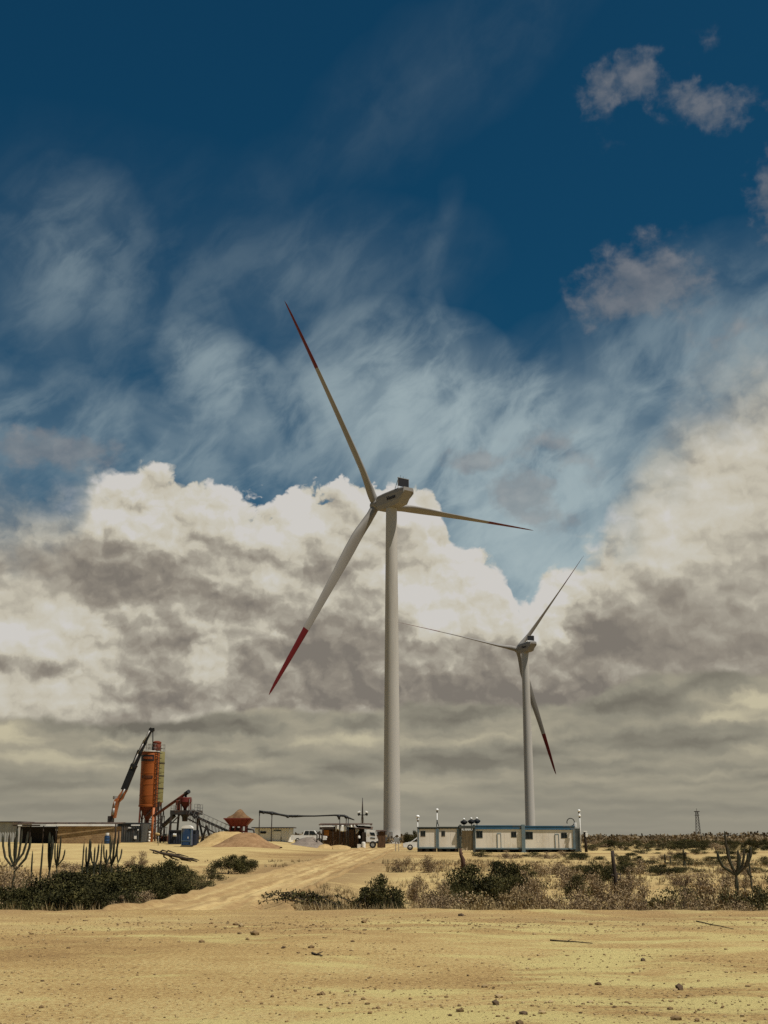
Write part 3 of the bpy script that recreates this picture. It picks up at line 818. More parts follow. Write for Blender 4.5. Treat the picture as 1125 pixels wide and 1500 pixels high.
def turbine(hub, yaw, overhang, L, phase, pitches, label, base_z, r_base, r_top, txt=True):
    a = R(yaw); tl = R(5)
    ax = Vector((-math.sin(a) * math.cos(tl), math.cos(a) * math.cos(tl), math.sin(tl)))   # towards the rotor
    axh = Vector((-math.sin(a), math.cos(a), 0))
    h = Vector((math.cos(a), math.sin(a), 0)); v = h.cross(ax); v = v if v.z > 0 else -v
    tp = hub - axh * overhang
    root = thing('wind_turbine', (tp.x, tp.y, base_z), label, 'wind turbine')
    H = hub.z - 1.9
    tw = MB()
    prof = [(r_base + 0.03, 0.0), (r_base + 0.03, 0.25), (r_base, 0.3)]
    nseg = 4
    for i in range(nseg):
        z0 = 0.3 + (H - base_z - 0.3) * i / nseg; z1 = 0.3 + (H - base_z - 0.3) * (i + 1) / nseg
        def rr(z): return lerp(r_base, r_top, (z / (H - base_z)) ** 1.15)
        for k in range(1, 7): prof.append((rr(lerp(z0, z1, k / 6)), lerp(z0, z1, k / 6)))
    tw.lathe((tp.x, tp.y, base_z), prof, 48)
    tw.build('tower', M['tower'], root)
    d = MB(); p0 = Vector((tp.x, tp.y, base_z)) + Vector((-0.3, -r_base - 0.02, 1.9)); d.box(p0, (0.95, 0.1, 2.0), 0, 0.02)
    d.build('door', M['galv'], root)
    # nacelle: long hull, undercut sides, tapered tail
    W, Hn = 1.85, 1.95
    bk = 7.6; fr = overhang - 2.0
    st = [(fr, 0.80, 0.95, 0.8), (fr - 0.6, 0.95, 1.05, 1.0), (1.5, 1.0, 1.12, 1.05), (-3.0, 1.0, 1.16, 1.05), (-bk + 2.6, 1.0, 1.14, 0.95), (-bk, 0.92, 1.02, -0.55)]
    c0 = Vector((tp.x, tp.y, hub.z - overhang * math.sin(tl) * 0.6)); vs = []
    for sx, w, top, bot in st:
        for px, pz in ((-0.80, -1), (0.80, -1), (0.97, -0.45), (1.0, 0.5), (0.93, 0.85), (0.80, 1), (-0.80, 1), (-0.93, 0.85), (-1.0, 0.5), (-0.97, -0.45)):
            z = pz * Hn * (top if pz > 0 else bot)
            vs.append(c0 + axh * sx + h * (px * W * w) + Vector((0, 0, z)))
    n = 10
    fs = [(i * n + k, i * n + (k + 1) % n, (i + 1) * n + (k + 1) % n, (i + 1) * n + k) for i in range(len(st) - 1) for k in range(n)]
    fs += [tuple(range(n)), tuple(reversed(range((len(st) - 1) * n, len(st) * n)))]
    nb = MB(); nb.add(vs, fs)
    nb.lathe((tp.x, tp.y, H - 0.1), [(r_top + 0.12, -0.5), (r_top + 0.12, 0.5)], 32)
    nac = nb.build('nacelle', M['turbine'], root)
    # radiator frame standing across the tail of the roof
    cz = c0.z + Hn * 1.14
    cc = c0 - axh * (bk - 2.3)
    fmb = MB()
    for sgn in (-1, 1):
        p = cc + h * (sgn * 1.75)
        fmb.bar((p.x, p.y, cz - 0.1), (p.x, p.y, cz + 2.75), 0.16, 0.4)
        q = p + axh * 1.3
        fmb.bar((p.x, p.y, cz + 2.2), (q.x, q.y, cz - 0.05), 0.10)
    a1, b1 = cc - h * 1.83, cc + h * 1.83
    fmb.bar((a1.x, a1.y, cz + 2.72), (b1.x, b1.y, cz + 2.72), 0.30, 0.12)
    fmb.build('cooler_frame', M['turbine'], nac)
    rad = MB()
    a1, b1 = cc - h * 1.66, cc + h * 1.66
    rad.bar((a1.x, a1.y, cz + 1.55), (b1.x, b1.y, cz + 1.55), 0.34, 2.1)
    for k in range(3):
        p = cc + h * (-0.9 + 0.9 * k)
        rad.bar((p.x, p.y, cz + 2.78), (p.x, p.y, cz + 3.5 - 0.2 * k), 0.07)
    rad.build('radiator', M['cooler'], nac)
    if txt:
        # raised lettering on the flank that faces the road
        cu = bpy.data.curves.new('lettering', 'FONT'); cu.body = 'Vestas'; cu.size = 1.55; cu.extrude = 0.02; cu.shear = 0.2; cu.offset = 0.02
        cu.align_x = 'CENTER'; cu.align_y = 'CENTER'
        to = bpy.data.objects.new('lettering_source', cu); C.objects.link(to)
        bpy.context.view_layer.update()
        me = bpy.data.meshes.new_from_object(to.evaluated_get(bpy.context.evaluated_depsgraph_get()))
        bpy.data.objects.remove(to)
        xd = -axh; yd = Vector((0, 0, 1)); zd = -h
        o_ = c0 - axh * 2.2 - h * (W * 1.0 + 0.06) + Vector((0, 0, 0.15))
        base = Vector(root.location)
        for vv in me.vertices:
            w = o_ + xd * vv.co.x + yd * vv.co.y + zd * vv.co.z - h * 0.0
            vv.co = w - base
        me.materials.append(M['navy'])
        lo = bpy.data.objects.new('lettering', me); C.objects.link(lo); lo.parent = nac
    # hub with spinner
    hb = MB(); prof = [(0.001, 2.1), (0.55, 1.95), (1.1, 1.5), (1.5, 0.7), (1.65, -0.2), (1.55, -1.1), (1.25, -1.6), (1.0, -2.2)]
    tmp = MB(); tmp.lathe((0, 0, 0), prof, 28)
    q = ax.to_track_quat('Z', 'Y')
    hb.add([hub + q @ p for p in tmp.v], tmp.f, True)
    hb.build('hub', M['turbine'], root)
    for k in range(3):
        ph = R(phase + 120 * k)
        u = h * math.cos(ph) + v * math.sin(ph)
        t = -h * math.sin(ph) + v * math.cos(ph)
        bl = blade_mesh(hub, u, t, ax, L, pitches[k], 0.0, 0.665, 34).build('blade', M['turbine'], root)
        blade_mesh(hub, u, t, ax, L, pitches[k], 0.665, 1.0, 18).build('red_tip', M['turbine_red'], bl)
    return root

T1 = turbine(Vector((-2.13, 313.0, 88.6)), 36, 7.0, 60.0, 2, (98, 92, -4), 'large white wind turbine with red blade tips standing behind the dirt track', -0.05, 2.15, 1.45)
T2 = turbine(Vector((61.6, 548.0, 84.9)), 24, 6.5, 60.5, 52, (-58, 98, -30), 'smaller farther wind turbine rising behind the long white site cabins', -0.1, 2.2, 1.6)
# ------------------------------------------------------------------ concrete plant on the left
def xw(px, Y): return at(px, 1225, Y).x
def zw(py, Y): return at(562.5, py, Y).z
def P3(px, py, Y): return Vector((xw(px, Y), Y, zw(py, Y)))
def wpx(n, Y): return n * Y * CP / F_PX

# grey corrugated shed at the far left
Y = 172; x0, x1 = xw(-75, Y), xw(27, Y); g = ground(xw(5, Y), Y)
t = thing('corrugated_shed', ((x0 + x1) / 2, Y, g), 'long pale grey corrugated metal shed at the left edge behind the brick hut', 'shed')
b = MB(); zt = zw(1203.5, Y)
b.corr((x0, Y, 0), (x1, Y, 0), g - 0.1, zt - 0.12, 0.05, 0.34); b.box(((x0 + x1) / 2, Y + 3.2, (g + zt) / 2 - 0.1), (x1 - x0 - 0.1, 6.2, zt - g - 0.1)); b.build('wall', M['grcont'], t)
b = MB(); b.box(((x0 + x1) / 2, Y + 3.1, zt - 0.04), (x1 - x0 + 0.5, 7.0, 0.14)); b.build('roof', M['steel'], t)

# brick hut with a deep dark shelter
Y = 152; g = ground(xw(95, Y), Y) - 0.02
xa, xb, xc = xw(24, Y), xw(84, Y), xw(166, Y)
zt = zw(1206.5, Y)
t = thing('brick_hut', ((xa + xc) / 2, Y, g), 'low brown block hut with white roof edge and dark open shelter on its left', 'hut')
def brickmat():
    m = bpy.data.materials.new('brown_block_wall'); m.use_nodes = True
    tt = m.node_tree; tt.nodes.clear(); X.nt = tt
    o = tt.nodes.new('ShaderNodeOutputMaterial'); p = tt.nodes.new('ShaderNodeBsdfPrincipled'); tt.links.new(p.outputs[0], o.inputs[0])
    tcn = tt.nodes.new('ShaderNodeTexCoord'); s_ = tt.nodes.new('ShaderNodeSeparateXYZ'); tt.links.new(tcn.outputs['Object'], s_.inputs[0])
    br = tt.nodes.new('ShaderNodeTexBrick'); tt.links.new(vec(X(s_.outputs[0]), X(s_.outputs[2])), br.inputs['Vector'])
    br.inputs['Scale'].default_value = 1.0; br.inputs['Brick Width'].default_value = 0.42; br.inputs['Row Height'].default_value = 0.21; br.inputs['Mortar Size'].default_value = 0.018
    br.inputs['Color1'].default_value = (0.22, 0.125, 0.055, 1); br.inputs['Color2'].default_value = (0.32, 0.20, 0.09, 1); br.inputs['Mortar'].default_value = (0.36, 0.27, 0.15, 1)
    n = fbm(X(s_.outputs[0]), X(s_.outputs[2]), 1.0, scale=0.7, detail=6, rough=0.65)
    tt.links.new(mixc(n.ss(0.45, 0.75) * 0.6, br.outputs['Color'], (0.13, 0.075, 0.035)), p.inputs['Base Color']); p.inputs['Roughness'].default_value = 0.95
    return m
M['brick'] = brickmat()
b = MB()
b.box(((xb + xc) / 2, Y + 0.1, (g + zt - 0.3) / 2), (xc - xb, 0.2, zt - g - 0.3))
b.box((xb + 0.1, Y + 2.2, (g + zt - 0.3) / 2), (0.2, 4.0, zt - g - 0.34)); b.box((xc - 0.1, Y + 2.2, (g + zt - 0.3) / 2), (0.2, 4.0, zt - g - 0.34))
b.box(((xa + xc) / 2, Y + 4.3, (g + zt - 0.3) / 2), (xc - xa, 0.2, zt - g - 0.36)); b.build('block_wall', M['brick'], t)
b = MB(); b.box(((xa + xb) / 2 - 0.05, Y + 2.6, (g + zt - 0.3) / 2), (xb - xa - 0.25, 2.9, zt - g - 0.42)); b.build('lean_to_dark_box', M['dark_fill'], t)  # solid dark box filling the open shelter
b = MB()
for k in range(4):
    px = lerp(xa + 0.1, xb - 0.12, k / 3); b.tube([(px, Y - 0.25, g - 0.2), (px + 0.03, Y - 0.22, zt - 0.25)], 0.07, 7).seg()
b.build('shelter_post', M['darkwood'], t)
b = MB(); b.prism([(xa - 0.45, Y - 0.75, zt - 0.05), (xb, Y - 0.34, zt - 0.05), (xc + 0.45, Y - 0.10, zt - 0.05), (xc + 0.45, Y + 4.6, zt + 0.12), (xa - 0.45, Y + 4.6, zt + 0.12)], (0, 0, 0.10)); 
for k in range(9): b.box((lerp(xa, xc, k / 8), Y + 1.5 + (k % 3) * 0.7, zt + 0.10 + 0.02 * (k % 2)), (0.7 + 0.3 * (k % 2), 0.35, 0.10), 0.5 * k)
b.build('roof', M['tin'], t)
b = MB(); xm = xw(68, Y); b.bar((xb, Y - 0.42, zt - 0.17), (xc + 0.4, Y - 0.16, zt - 0.17), 0.06, 0.24); b.bar((xm, Y - 0.52, zt - 0.17), (xb, Y - 0.42, zt - 0.17), 0.06, 0.14); b.build('white_roof_edge', M['white'], t)
b = MB(); xm2 = xw(29, Y); b.box((xm2 + 0.15, Y - 0.82, zt - 0.22), (0.5, 0.06, 0.14)).seg(); b.box((xw(82.5, Y), Y - 0.1, zt - 0.72), (0.22, 0.06, 0.26)); b.build('white_patch', M['white'], t)
b = MB(); b.box((xw(40, Y), Y - 0.72, zt - 0.22), (xw(62, Y) - xw(22, Y), 0.06, 0.16)); b.build('dark_fascia', M['darkwood'], t)

# blue barrel with a white lid by the hut's right corner
Y = 150.6; p = atg(157, Y)
t = thing('water_barrel', p, 'blue barrel with a white tub on top in front of the brick hut wall', 'barrel')
r = wpx(4.0, Y)
b = MB(); b.lathe(p, [(0.01, 0), (r * 0.92, 0), (r, 0.1), (r * 1.02, 0.36), (r * 1.06, 0.38), (r * 1.02, 0.40), (r * 1.02, 0.66), (r * 1.06, 0.68), (r, 0.7), (r * 0.95, 0.95), (0.01, 0.96)], 20); b.build('barrel_body', M['toilet'], t)
b = MB(); b.lathe(p, [(0.01, 0.98), (r * 0.6, 0.98), (r * 0.72, 1.22), (r * 0.7, 1.28), (0.01, 1.26)], 18); b.build('white_tub', M['white'], t)

# timber posts at the right end of the hut
for k, (px, top, lab) in enumerate([(168.5, 1207, 'tall dark timber post at the right corner of the brick hut'), (173.5, 1217, 'short dark timber post standing between the brick hut and the dark container')]):
    Yp = 150.2; p = atg(px, Yp); b = MB(); zt_ = zw(top, Yp)
    b.tube([p - Vector((0, 0, 0.2)), (p.x + 0.04, Yp, lerp(p.z, zt_, 0.5)), (p.x + 0.01, Yp, zt_)], [0.13, 0.11, 0.09], 8)
    tag(b.build('timber_post', M['darkwood'], loc=p), lab, 'post', 'timber posts by the brick hut')

def container(name, px0, px1, pyt, Y, depth, m, label, extra=None, cat='container'):
    x0, x1 = xw(px0, Y), xw(px1, Y); g = ground((x0 + x1) / 2, Y); zt = zw(pyt, Y)
    t = thing(name, ((x0 + x1) / 2, Y, g), label, cat)
    b = MB()
    b.corr((x0 + 0.12, Y + 0.05, 0), (x1 - 0.12, Y + 0.05, 0), g + 0.14, zt - 0.12, 0.045, 0.28)
    b.box(((x0 + x1) / 2, Y + depth / 2 + 0.1, (g + zt) / 2), (x1 - x0 - 0.16, depth - 0.1, zt - g - 0.16)); b.build('wall', m, t)
    b = MB()
    for yy in (Y - 0.01, Y + depth):
        for x in (x0 + 0.07, x1 - 0.07): b.box((x, yy, (g + zt) / 2), (0.15, 0.15, zt - g))
        for z in (g + 0.08, zt - 0.06): b.box(((x0 + x1) / 2, yy, z), (x1 - x0 - 0.28, 0.13, 0.15))
        b.seg()
    b.build('frame', m, t)
    if extra: extra(t, x0, x1, g, zt, Y)
    return t
def dk_extra(t, x0, x1, g, zt, Y):
    b = MB(); b.box((xw(198, Y), Y - 0.12, zw(1208.7, Y)), (wpx(13, Y), 0.04, wpx(1.9, Y))); b.build('white_sign', M['white'], t)
    b = MB(); b.box((xw(189.5, Y), Y - 0.07, zw(1212.5, Y)), (wpx(4.5, Y), 0.03, wpx(1.7, Y))); b.build('white_sign', M['white'], t)
    b = MB(); b.box((xw(198.5, Y), Y - 0.07, zw(1226.7, Y)), (wpx(3.6, Y), 0.03, wpx(4.4, Y))); b.build('notice_board', M['white'], t)
    b = MB(); b.box((xw(202, Y), Y - 0.07, zw(1215.5, Y)), (wpx(2, Y), 0.03, wpx(2, Y))); b.build('white_sign', M['white'], t)
    b = MB()
    for px in (206.5, 194.5): b.tube([(xw(px, Y), Y - 0.09, g + 0.2), (xw(px, Y), Y - 0.09, zt - 0.2)], 0.025, 6).seg()
    b.build('lock_bar', M['steel'], t)
container('shipping_container', 171, 208, 1205.2, 160, 5.5, M['dkcont'], 'dark grey shipping container with small white signs, left of the orange silo', dk_extra)
def bl_extra(t, x0, x1, g, zt, Y):
    b = MB(); b.lathe((xw(256, Y), Y - 0.13, zw(1223, Y)), [(0.01, -0.01), (0.2, -0.01), (0.2, 0.02)], 14); b.box((xw(256, Y), Y - 0.06, zw(1223, Y)), (0.42, 0.03, 0.34), 0, 0.01); b.build('white_sign', M['white'], t)
container('shipping_container', 247, 287, 1216, 150, 2.4, M['blcont'], 'low navy blue container under the mixer platform, behind the blue toilet', bl_extra)

# ------------------------------------------------------------------ silos
def silo(pxc, Y, rad, pyt, pyb, pyc, m, label, front):
    c = Vector((xw(pxc, Y), Y, ground(xw(pxc, Y), Y)))
    t = thing('cement_silo', c, label, 'silo')
    zt, zb, zc = zw(pyt, Y), zw(pyb, Y), zw(pyc, Y)
    b = MB(); h_ = zt - zb
    prof = [(rad * 0.98, zb - c.z)]
    for k in range(1, 6):
        z = zb + h_ * k / 5 - c.z
        prof += [(rad, z - h_ / 5 + 0.05), (rad, z - 0.05)] + ([(rad + 0.03, z - 0.04), (rad + 0.03, z + 0.04)] if k < 5 else [])
    prof += [(rad * 0.98, zt - c.z), (rad * 0.5, zt - c.z + 0.14), (0.01, zt - c.z + 0.2)]
    b.lathe(c, prof, 40); b.build('tank', m, t)
    if not front:
        b = MB()
        for k in range(1, 4):
            z = zb + h_ * (0.25 * k + 0.02) - c.z; b.lathe(c, [(rad + 0.01, z - 0.06), (rad + 0.05, z - 0.05), (rad + 0.05, z + 0.05), (rad + 0.01, z + 0.06)], 40).seg()
        b.build('ring_band', M['steel'], t)
    b = MB(); b.lathe(c, [(rad + 0.02, zb - c.z - 0.05), (rad + 0.06, zb - c.z), (rad + 0.06, zb - c.z + 0.22), (rad + 0.01, zb - c.z + 0.25)], 40)
    b.build('skirt_ring', m, t)
    b = MB(); b.lathe(c, [(rad * 0.95, zb - c.z - 0.02), (rad * 0.28, zc - c.z), (0.22, zc - c.z - 0.25), (0.22, zc - c.z - 0.55), (0.01, zc - c.z - 0.55)], 28); b.build('cone', M['brownred'], t)
    for sx, sy in ((-1, -1), (1, -1), (1, 1), (-1, 1)):
        b = MB(); q = 0.70 * rad
        b.bar((c.x + sx * (q + 0.12), Y + sy * (q + 0.12), c.z - 0.1), (c.x + sx * q, Y + sy * q, zb + 0.1), 0.20)
        b.box((c.x + sx * (q + 0.12), Y + sy * (q + 0.12), c.z + 0.03), (0.5, 0.5, 0.06)); b.build('leg', M['brownred'] if front else M['steel'], t)
    b = MB(); q = 0.76 * rad; zl, zh = c.z + 0.25, zb - 1.0
    for (ax_, ay_), (bx_, by_) in (((-1, -1), (1, -1)), ((1, -1), (1, 1)), ((1, 1), (-1, 1)), ((-1, 1), (-1, -1))):
        A = Vector((c.x + ax_ * q, Y + ay_ * q, 0)); B = Vector((c.x + bx_ * q, Y + by_ * q, 0))
        zm = (zl + zh) / 2 + 0.5
        b.bar(A + Vector((0, 0, zl)), B + Vector((0, 0, zm)), 0.08); b.bar(B + Vector((0, 0, zl)), A + Vector((0, 0, zm)), 0.08)
        b.bar(A + Vector((0, 0, zm)), B + Vector((0, 0, zm)), 0.10)
        b.bar(A + Vector((0, 0, zm)), B + Vector((0, 0, zh + 0.8)), 0.08)
    b.build('brace', M['steel'], t)
    # roof rail, rim
    b = MB()
    N = 12
    for k in range(N):
        a = 2 * math.pi * (k + 0.3) / N; a2 = 2 * math.pi * (k + 1.3) / N
        p = Vector((c.x + rad * 0.97 * math.cos(a), Y + rad * 0.97 * math.sin(a), zt)); p2 = Vector((c.x + rad * 0.97 * math.cos(a2), Y + rad * 0.97 * math.sin(a2), zt))
        b.bar(p, p + Vector((0, 0, 1.05)), 0.05)
        for z in (0.5, 1.03): b.bar(p + Vector((0, 0, z)), p2 + Vector((0, 0, z)), 0.045)
    b.build('roof_railing', M['galv'], t)
    return t, c, zt, zb, zc

Y = 170
S1, c1, zt1, zb1, zc1 = silo(214.6, Y, wpx(13.3, Y), 1101.5, 1181.5, 1199, M['orange'], 'tall orange cement silo on legs with two dark lettered bands', True)
rad = wpx(13.3, Y)
b = MB(); b.lathe(c1, [(rad + 0.02, zt1 - c1.z - 0.02), (rad + 0.1, zt1 - c1.z + 0.0), (rad + 0.1, zt1 - c1.z + 0.12), (rad * 0.9, zt1 - c1.z + 0.13)], 40); b.build('white_rim', M['white'], S1)
b = MB(); xf, yf = xw(223.5, Y), Y - 0.1; b.lathe((xf, yf, zt1), [(0.55, 0.1), (0.58, 1.0), (0.52, 1.1), (0.62, 1.14), (0.62, 1.36), (0.3, 1.5), (0.01, 1.52)], 16); b.build('dust_filter', M['brownred'], S1)
# lettered bands following the shell
def band(c, rad, a0, a1, z0, z1, m, name, parent, off=0.05):
    b = MB(); n = 18; vs = []
    for i in range(n + 1):
        a = R(lerp(a0, a1, i / n))
        for r, z in ((rad + off, z0), (rad + off, z1), (rad + 0.005, z1), (rad + 0.005, z0)): vs.append((c.x + r * math.sin(a), c.y - r * math.cos(a), z))
    fs = [(4 * i + k, 4 * i + 4 + k, 4 * i + 4 + (k + 1) % 4, 4 * i + (k + 1) % 4) for i in range(n) for k in range(4)] + [(0, 1, 2, 3), (4 * n + 3, 4 * n + 2, 4 * n + 1, 4 * n)]
    b.add(vs, fs); return b.build(name, m, parent)
bd = band(c1, rad, -68, 34, zw(1115.2, Y), zw(1106.3, Y), M['black'], 'dark_sign_band', S1)
band(c1, rad, -38, 26, zw(1113.2, Y), zw(1108.8, Y), M['brownred'], 'lettering_panel', bd, 0.065)
band(c1, rad, -42, 30, zw(1140.6, Y), zw(1136.8, Y), M['black'], 'dark_sign_band', S1)
for k in range(6):
    a0 = -33 + k * 9.6
    band(c1, rad, a0, a0 + 5.4, zw(1112.6, Y), zw(1109.5, Y), M['orange'], 'worn_letter', S1, 0.075)
for k in range(8):
    a0 = -34 + k * 7.4
    band(c1, rad, a0, a0 + 3.4, zw(1139.7, Y), zw(1137.8, Y), M['orange'], 'worn_letter', S1, 0.06)
# caged ladder down the right flank
b = MB(); la = R(56)
lx, ly = c1.x + (rad + 0.28) * math.sin(la), Y - (rad + 0.28) * math.cos(la); tv_ = Vector((math.cos(la), math.sin(la), 0))
zl0 = zw(1184, Y)
for s in (-0.26, 0.26): b.bar(Vector((lx, ly, zl0)) + tv_ * s, Vector((lx, ly, zt1 + 0.8)) + tv_ * s, 0.06)
k = 0; z = zl0
while z < zt1 + 0.6:
    b.bar(Vector((lx, ly, z)) - tv_ * 0.26, Vector((lx, ly, z)) + tv_ * 0.26, 0.05); z += 0.34
nv = Vector((math.sin(la), -math.cos(la), 0))
z = zl0 + 0.6
while z < zt1 + 0.6:
    Q = [Vector((lx, ly, z)) + tv_ * (0.36 * math.cos(a)) + nv * (0.62 * math.sin(a)) for a in (0, 0.6, 1.2, 1.94, 2.54, math.pi)]
    for q0, q1 in zip(Q, Q[1:]): b.bar(q0, q1, 0.045)
    z += 0.68
b.build('ladder', M['steel'], S1)
# thick red feed pipe at the right front leg
b = MB(); b.tube([(xw(221.8, 168), 168, ground(xw(222, 168), 168)), (xw(222.3, 168), 168, zw(1208, 168)), (xw(223.2, 168), 168, zw(1183, 168))], 0.17, 12); b.build('feed_pipe', M['crane'], S1)
Y = 174.5
S2, c2, zt2, zb2, zc2 = silo(223.0, Y, wpx(12.9, Y), 1101.5, 1175, 1193, M['olive'], 'yellowish green cement silo half hidden behind the orange silo', False)

# clutter under the silos: pump skid, pallets, fence panel
Y = 165
p = atg(212, Y); t = thing('pallet_stack', p, 'pale stacked blocks on pallets under the orange silo', 'pallet stack')
b = MB()
for k in range(4): b.box((p.x, Y, p.z + 0.35 + 0.52 * k), (1.0 - 0.06 * (k % 2), 0.95, 0.36), 0.04 * k, 0.02).seg()
b.build('block_layer', M['sand_tan'], t)
b = MB()
for k in range(4): b.box((p.x, Y, p.z + 0.10 + 0.52 * k), (1.15, 1.05, 0.12), 0.02 * k).seg()
b.build('pallet', M['wood'], t)
p = atg(216.5, Y + 0.3)
t = thing('white_sack_stack', p, 'white bags piled beside the stacked blocks under the orange silo', 'sacks')
b = MB()
for k in range(4): b.box((p.x + 0.05 * (k % 2), p.y, p.z + 0.18 + 0.36 * k), (0.62, 0.7, 0.30), 0.1 * k, 0.09).seg()
b.build('bag', M['tarp'], t)
p = atg(240, 160); t = thing('control_skid', p, 'rusty red steel machine skid between the silos and the mixer platform', 'machine skid')
b = MB(); b.box((p.x, 160, p.z + 0.45), (wpx(11, 160), 1.4, 0.7), 0, 0.03); b.build('skid_body', M['brownred'], t)
b = MB(); b.box((p.x, 159.9, p.z + 0.98), (wpx(9, 160), 1.2, 0.25), 0, 0.02); b.build('skid_deck', M['galv'], t)
b = MB()
for k in range(5): b.bar((p.x - 0.45 + 0.22 * k, 159.5, p.z + 0.1), (p.x - 0.45 + 0.22 * k, 159.5, p.z + 1.9 + 0.3 * (k % 2)), 0.05)
b.bar((p.x - 0.5, 159.5, p.z + 1.9), (p.x + 0.5, 159.5, p.z + 1.9), 0.05); b.build('pipe_rack', M['steel'], t)
# stair rail left of platform
p = atg(234.5, 159); t = thing('steel_stair_frame', p, 'dark steel stair frame with railing right of the orange silo', 'stair frame')
b = MB()
for px in (231.5, 235.5, 239.5): b.bar((xw(px, 159), 159, p.z), (xw(px, 159), 159, zw(1195 if px > 233 else 1206, 159)), 0.09)
b.bar(P3(229.5, 1206, 159), P3(242, 1206, 159), 0.10); b.bar(P3(231.5, 1232, 159), P3(239.5, 1206, 159), 0.09)
b.bar(P3(235.5, 1196, 159), P3(239.5, 1196, 159), 0.05); b.build('stair_post', M['steel'], t)
b = MB()
for k in range(7): q = P3(lerp(231.8, 239.2, k / 6), lerp(1231, 1207, k / 6), 158.6); b.box(q, (0.35, 0.8, 0.05)).seg()
b.build('tread', M['galv'], t)
# small traffic post
p = atg(232.3, 141); b = MB(); z_ = zw(1222, 141)
t = thing('hose_stand', p, 'thin pale stand with a tan bundle on top, left of the blue toilet', 'stand')
b.tube([p - Vector((0, 0, 0.1)), (p.x, 141, z_)], 0.04, 8); b.build('stand_post', M['galv'], t)
b = MB(); b.ball((p.x - 0.05, 141, z_ + 0.0), 0.20, 8, 0.7); b.ball((p.x - 0.25, 141.02, z_ + 0.06), 0.17, 8, 0.8); b.build('tan_bundle', M['sand_tan'], t)

# ------------------------------------------------------------------ folding crane rising behind the hut
Y = 167; p = atg(161, Y)
t = thing('loader_crane', p, 'folding crane with an orange arm and a long black boom leaning towards the silo', 'crane')
b = MB(); b.box((p.x + 0.1, Y, p.z + 0.75), (3.4, 2.2, 0.5), 0, 0.03); b.box((p.x + 0.0, Y, zw(1200, Y) - 1.2), (0.55, 0.55, 3.0), 0, 0.04); b.box((p.x, Y, zw(1197, Y) - 0.3), (0.75, 0.8, 0.9), 0, 0.05)
for k in (-1, 1): b.bar((p.x + k * 1.5, Y - 0.9, p.z), (p.x + k * 1.5, Y - 0.9, p.z + 0.9), 0.22)
b.build('pedestal', M['steel'], t)
def plate(pts, Y, th, name, m, parent, off=0.0):
    b = MB(); b.prism([P3(px, py, Y - th / 2 + off) for px, py in pts], (0, th, 0)); return b.build(name, m, parent)
plate([(160.2, 1199), (161.0, 1190), (162.5, 1178), (164.5, 1171.5), (168.0, 1169), (171.5, 1172.5), (169.8, 1181), (168.0, 1191), (167.2, 1198)], Y, 0.75, 'lower_arm', M['crane'], t)
plate([(168.2, 1174.5), (169.5, 1166), (174, 1159.5), (176, 1154), (182.5, 1153.5), (181.8, 1158), (178.8, 1164), (176.5, 1170), (171.5, 1175)], Y, 0.62, 'upper_arm', M['crane'], t, 0.05)
b = MB(); b.tube([P3(163.5, 1194, Y - 0.5), P3(164.3, 1184, Y - 0.5)], 0.16, 10); b.tube([P3(164.3, 1184, Y - 0.5), P3(165.4, 1174, Y - 0.5)], 0.09, 8); b.tube([P3(173.2, 1168.5, Y - 0.45), P3(179, 1156, Y - 0.45)], 0.11, 8)
b.lathe(P3(165.6, 1168.5, Y), [(0.01, -0.2), (0.33, -0.2), (0.33, 0.2), (0.01, 0.2)], 14); b.build('hydraulic_ram', M['galv'], t)
segs = [((177.8, 1157.5), (190.5, 1122.0), 0.86), ((189.2, 1126), (198.2, 1101.5), 0.70), ((197.0, 1105), (205.4, 1086.5), 0.56), ((204.4, 1089), (214.0, 1067.5), 0.44)]
for (a_, b_, w_) in segs:
    b = MB(); b.bar(P3(*a_, Y), P3(*b_, Y), w_ * 0.75, w_ * 0.95); b.box(P3(*b_, Y), (w_ * 0.95, w_ * 1.05, w_ * 0.5), 0, 0.02, 0, R(25)); b.build('boom_section', M['black'], t)
b = MB()
for k in (0, 1, 2):
    (a0_, b0_, _w) = segs[k + 1]
    b.tube([P3(a0_[0] - 2.4, a0_[1] + 0, Y - 0.3), P3(b0_[0] - 2.6, b0_[1] + 3, Y - 0.3)], 0.09, 8)
b.build('extension_ram', M['galv'], t)
b = MB(); b.prism([P3(209.5, 1068.5, Y - 0.25), P3(210.5, 1066.6, Y - 0.25), P3(217.8, 1066.2, Y - 0.25), P3(217.9, 1070.5, Y - 0.25), P3(214.5, 1072.5, Y - 0.25)], (0, 0.5, 0)); b.build('boom_head', M['black'], t)
b = MB(); b.tube([P3(216.2, 1070, Y), P3(217.4, 1095, Y)], 0.07, 6); b.box(P3(217.4, 1096, Y), (0.22, 0.2, 0.5), 0, 0.03)
q = P3(217.4, 1098, Y); b.tube([q + Vector((0.11 * math.sin(a), 0, -0.12 - 0.12 * math.cos(a) + 0.1)) for a in (0, 1, 2, 3, 4, 4.8)], 0.035, 6); b.build('hook_line', M['black'], t)

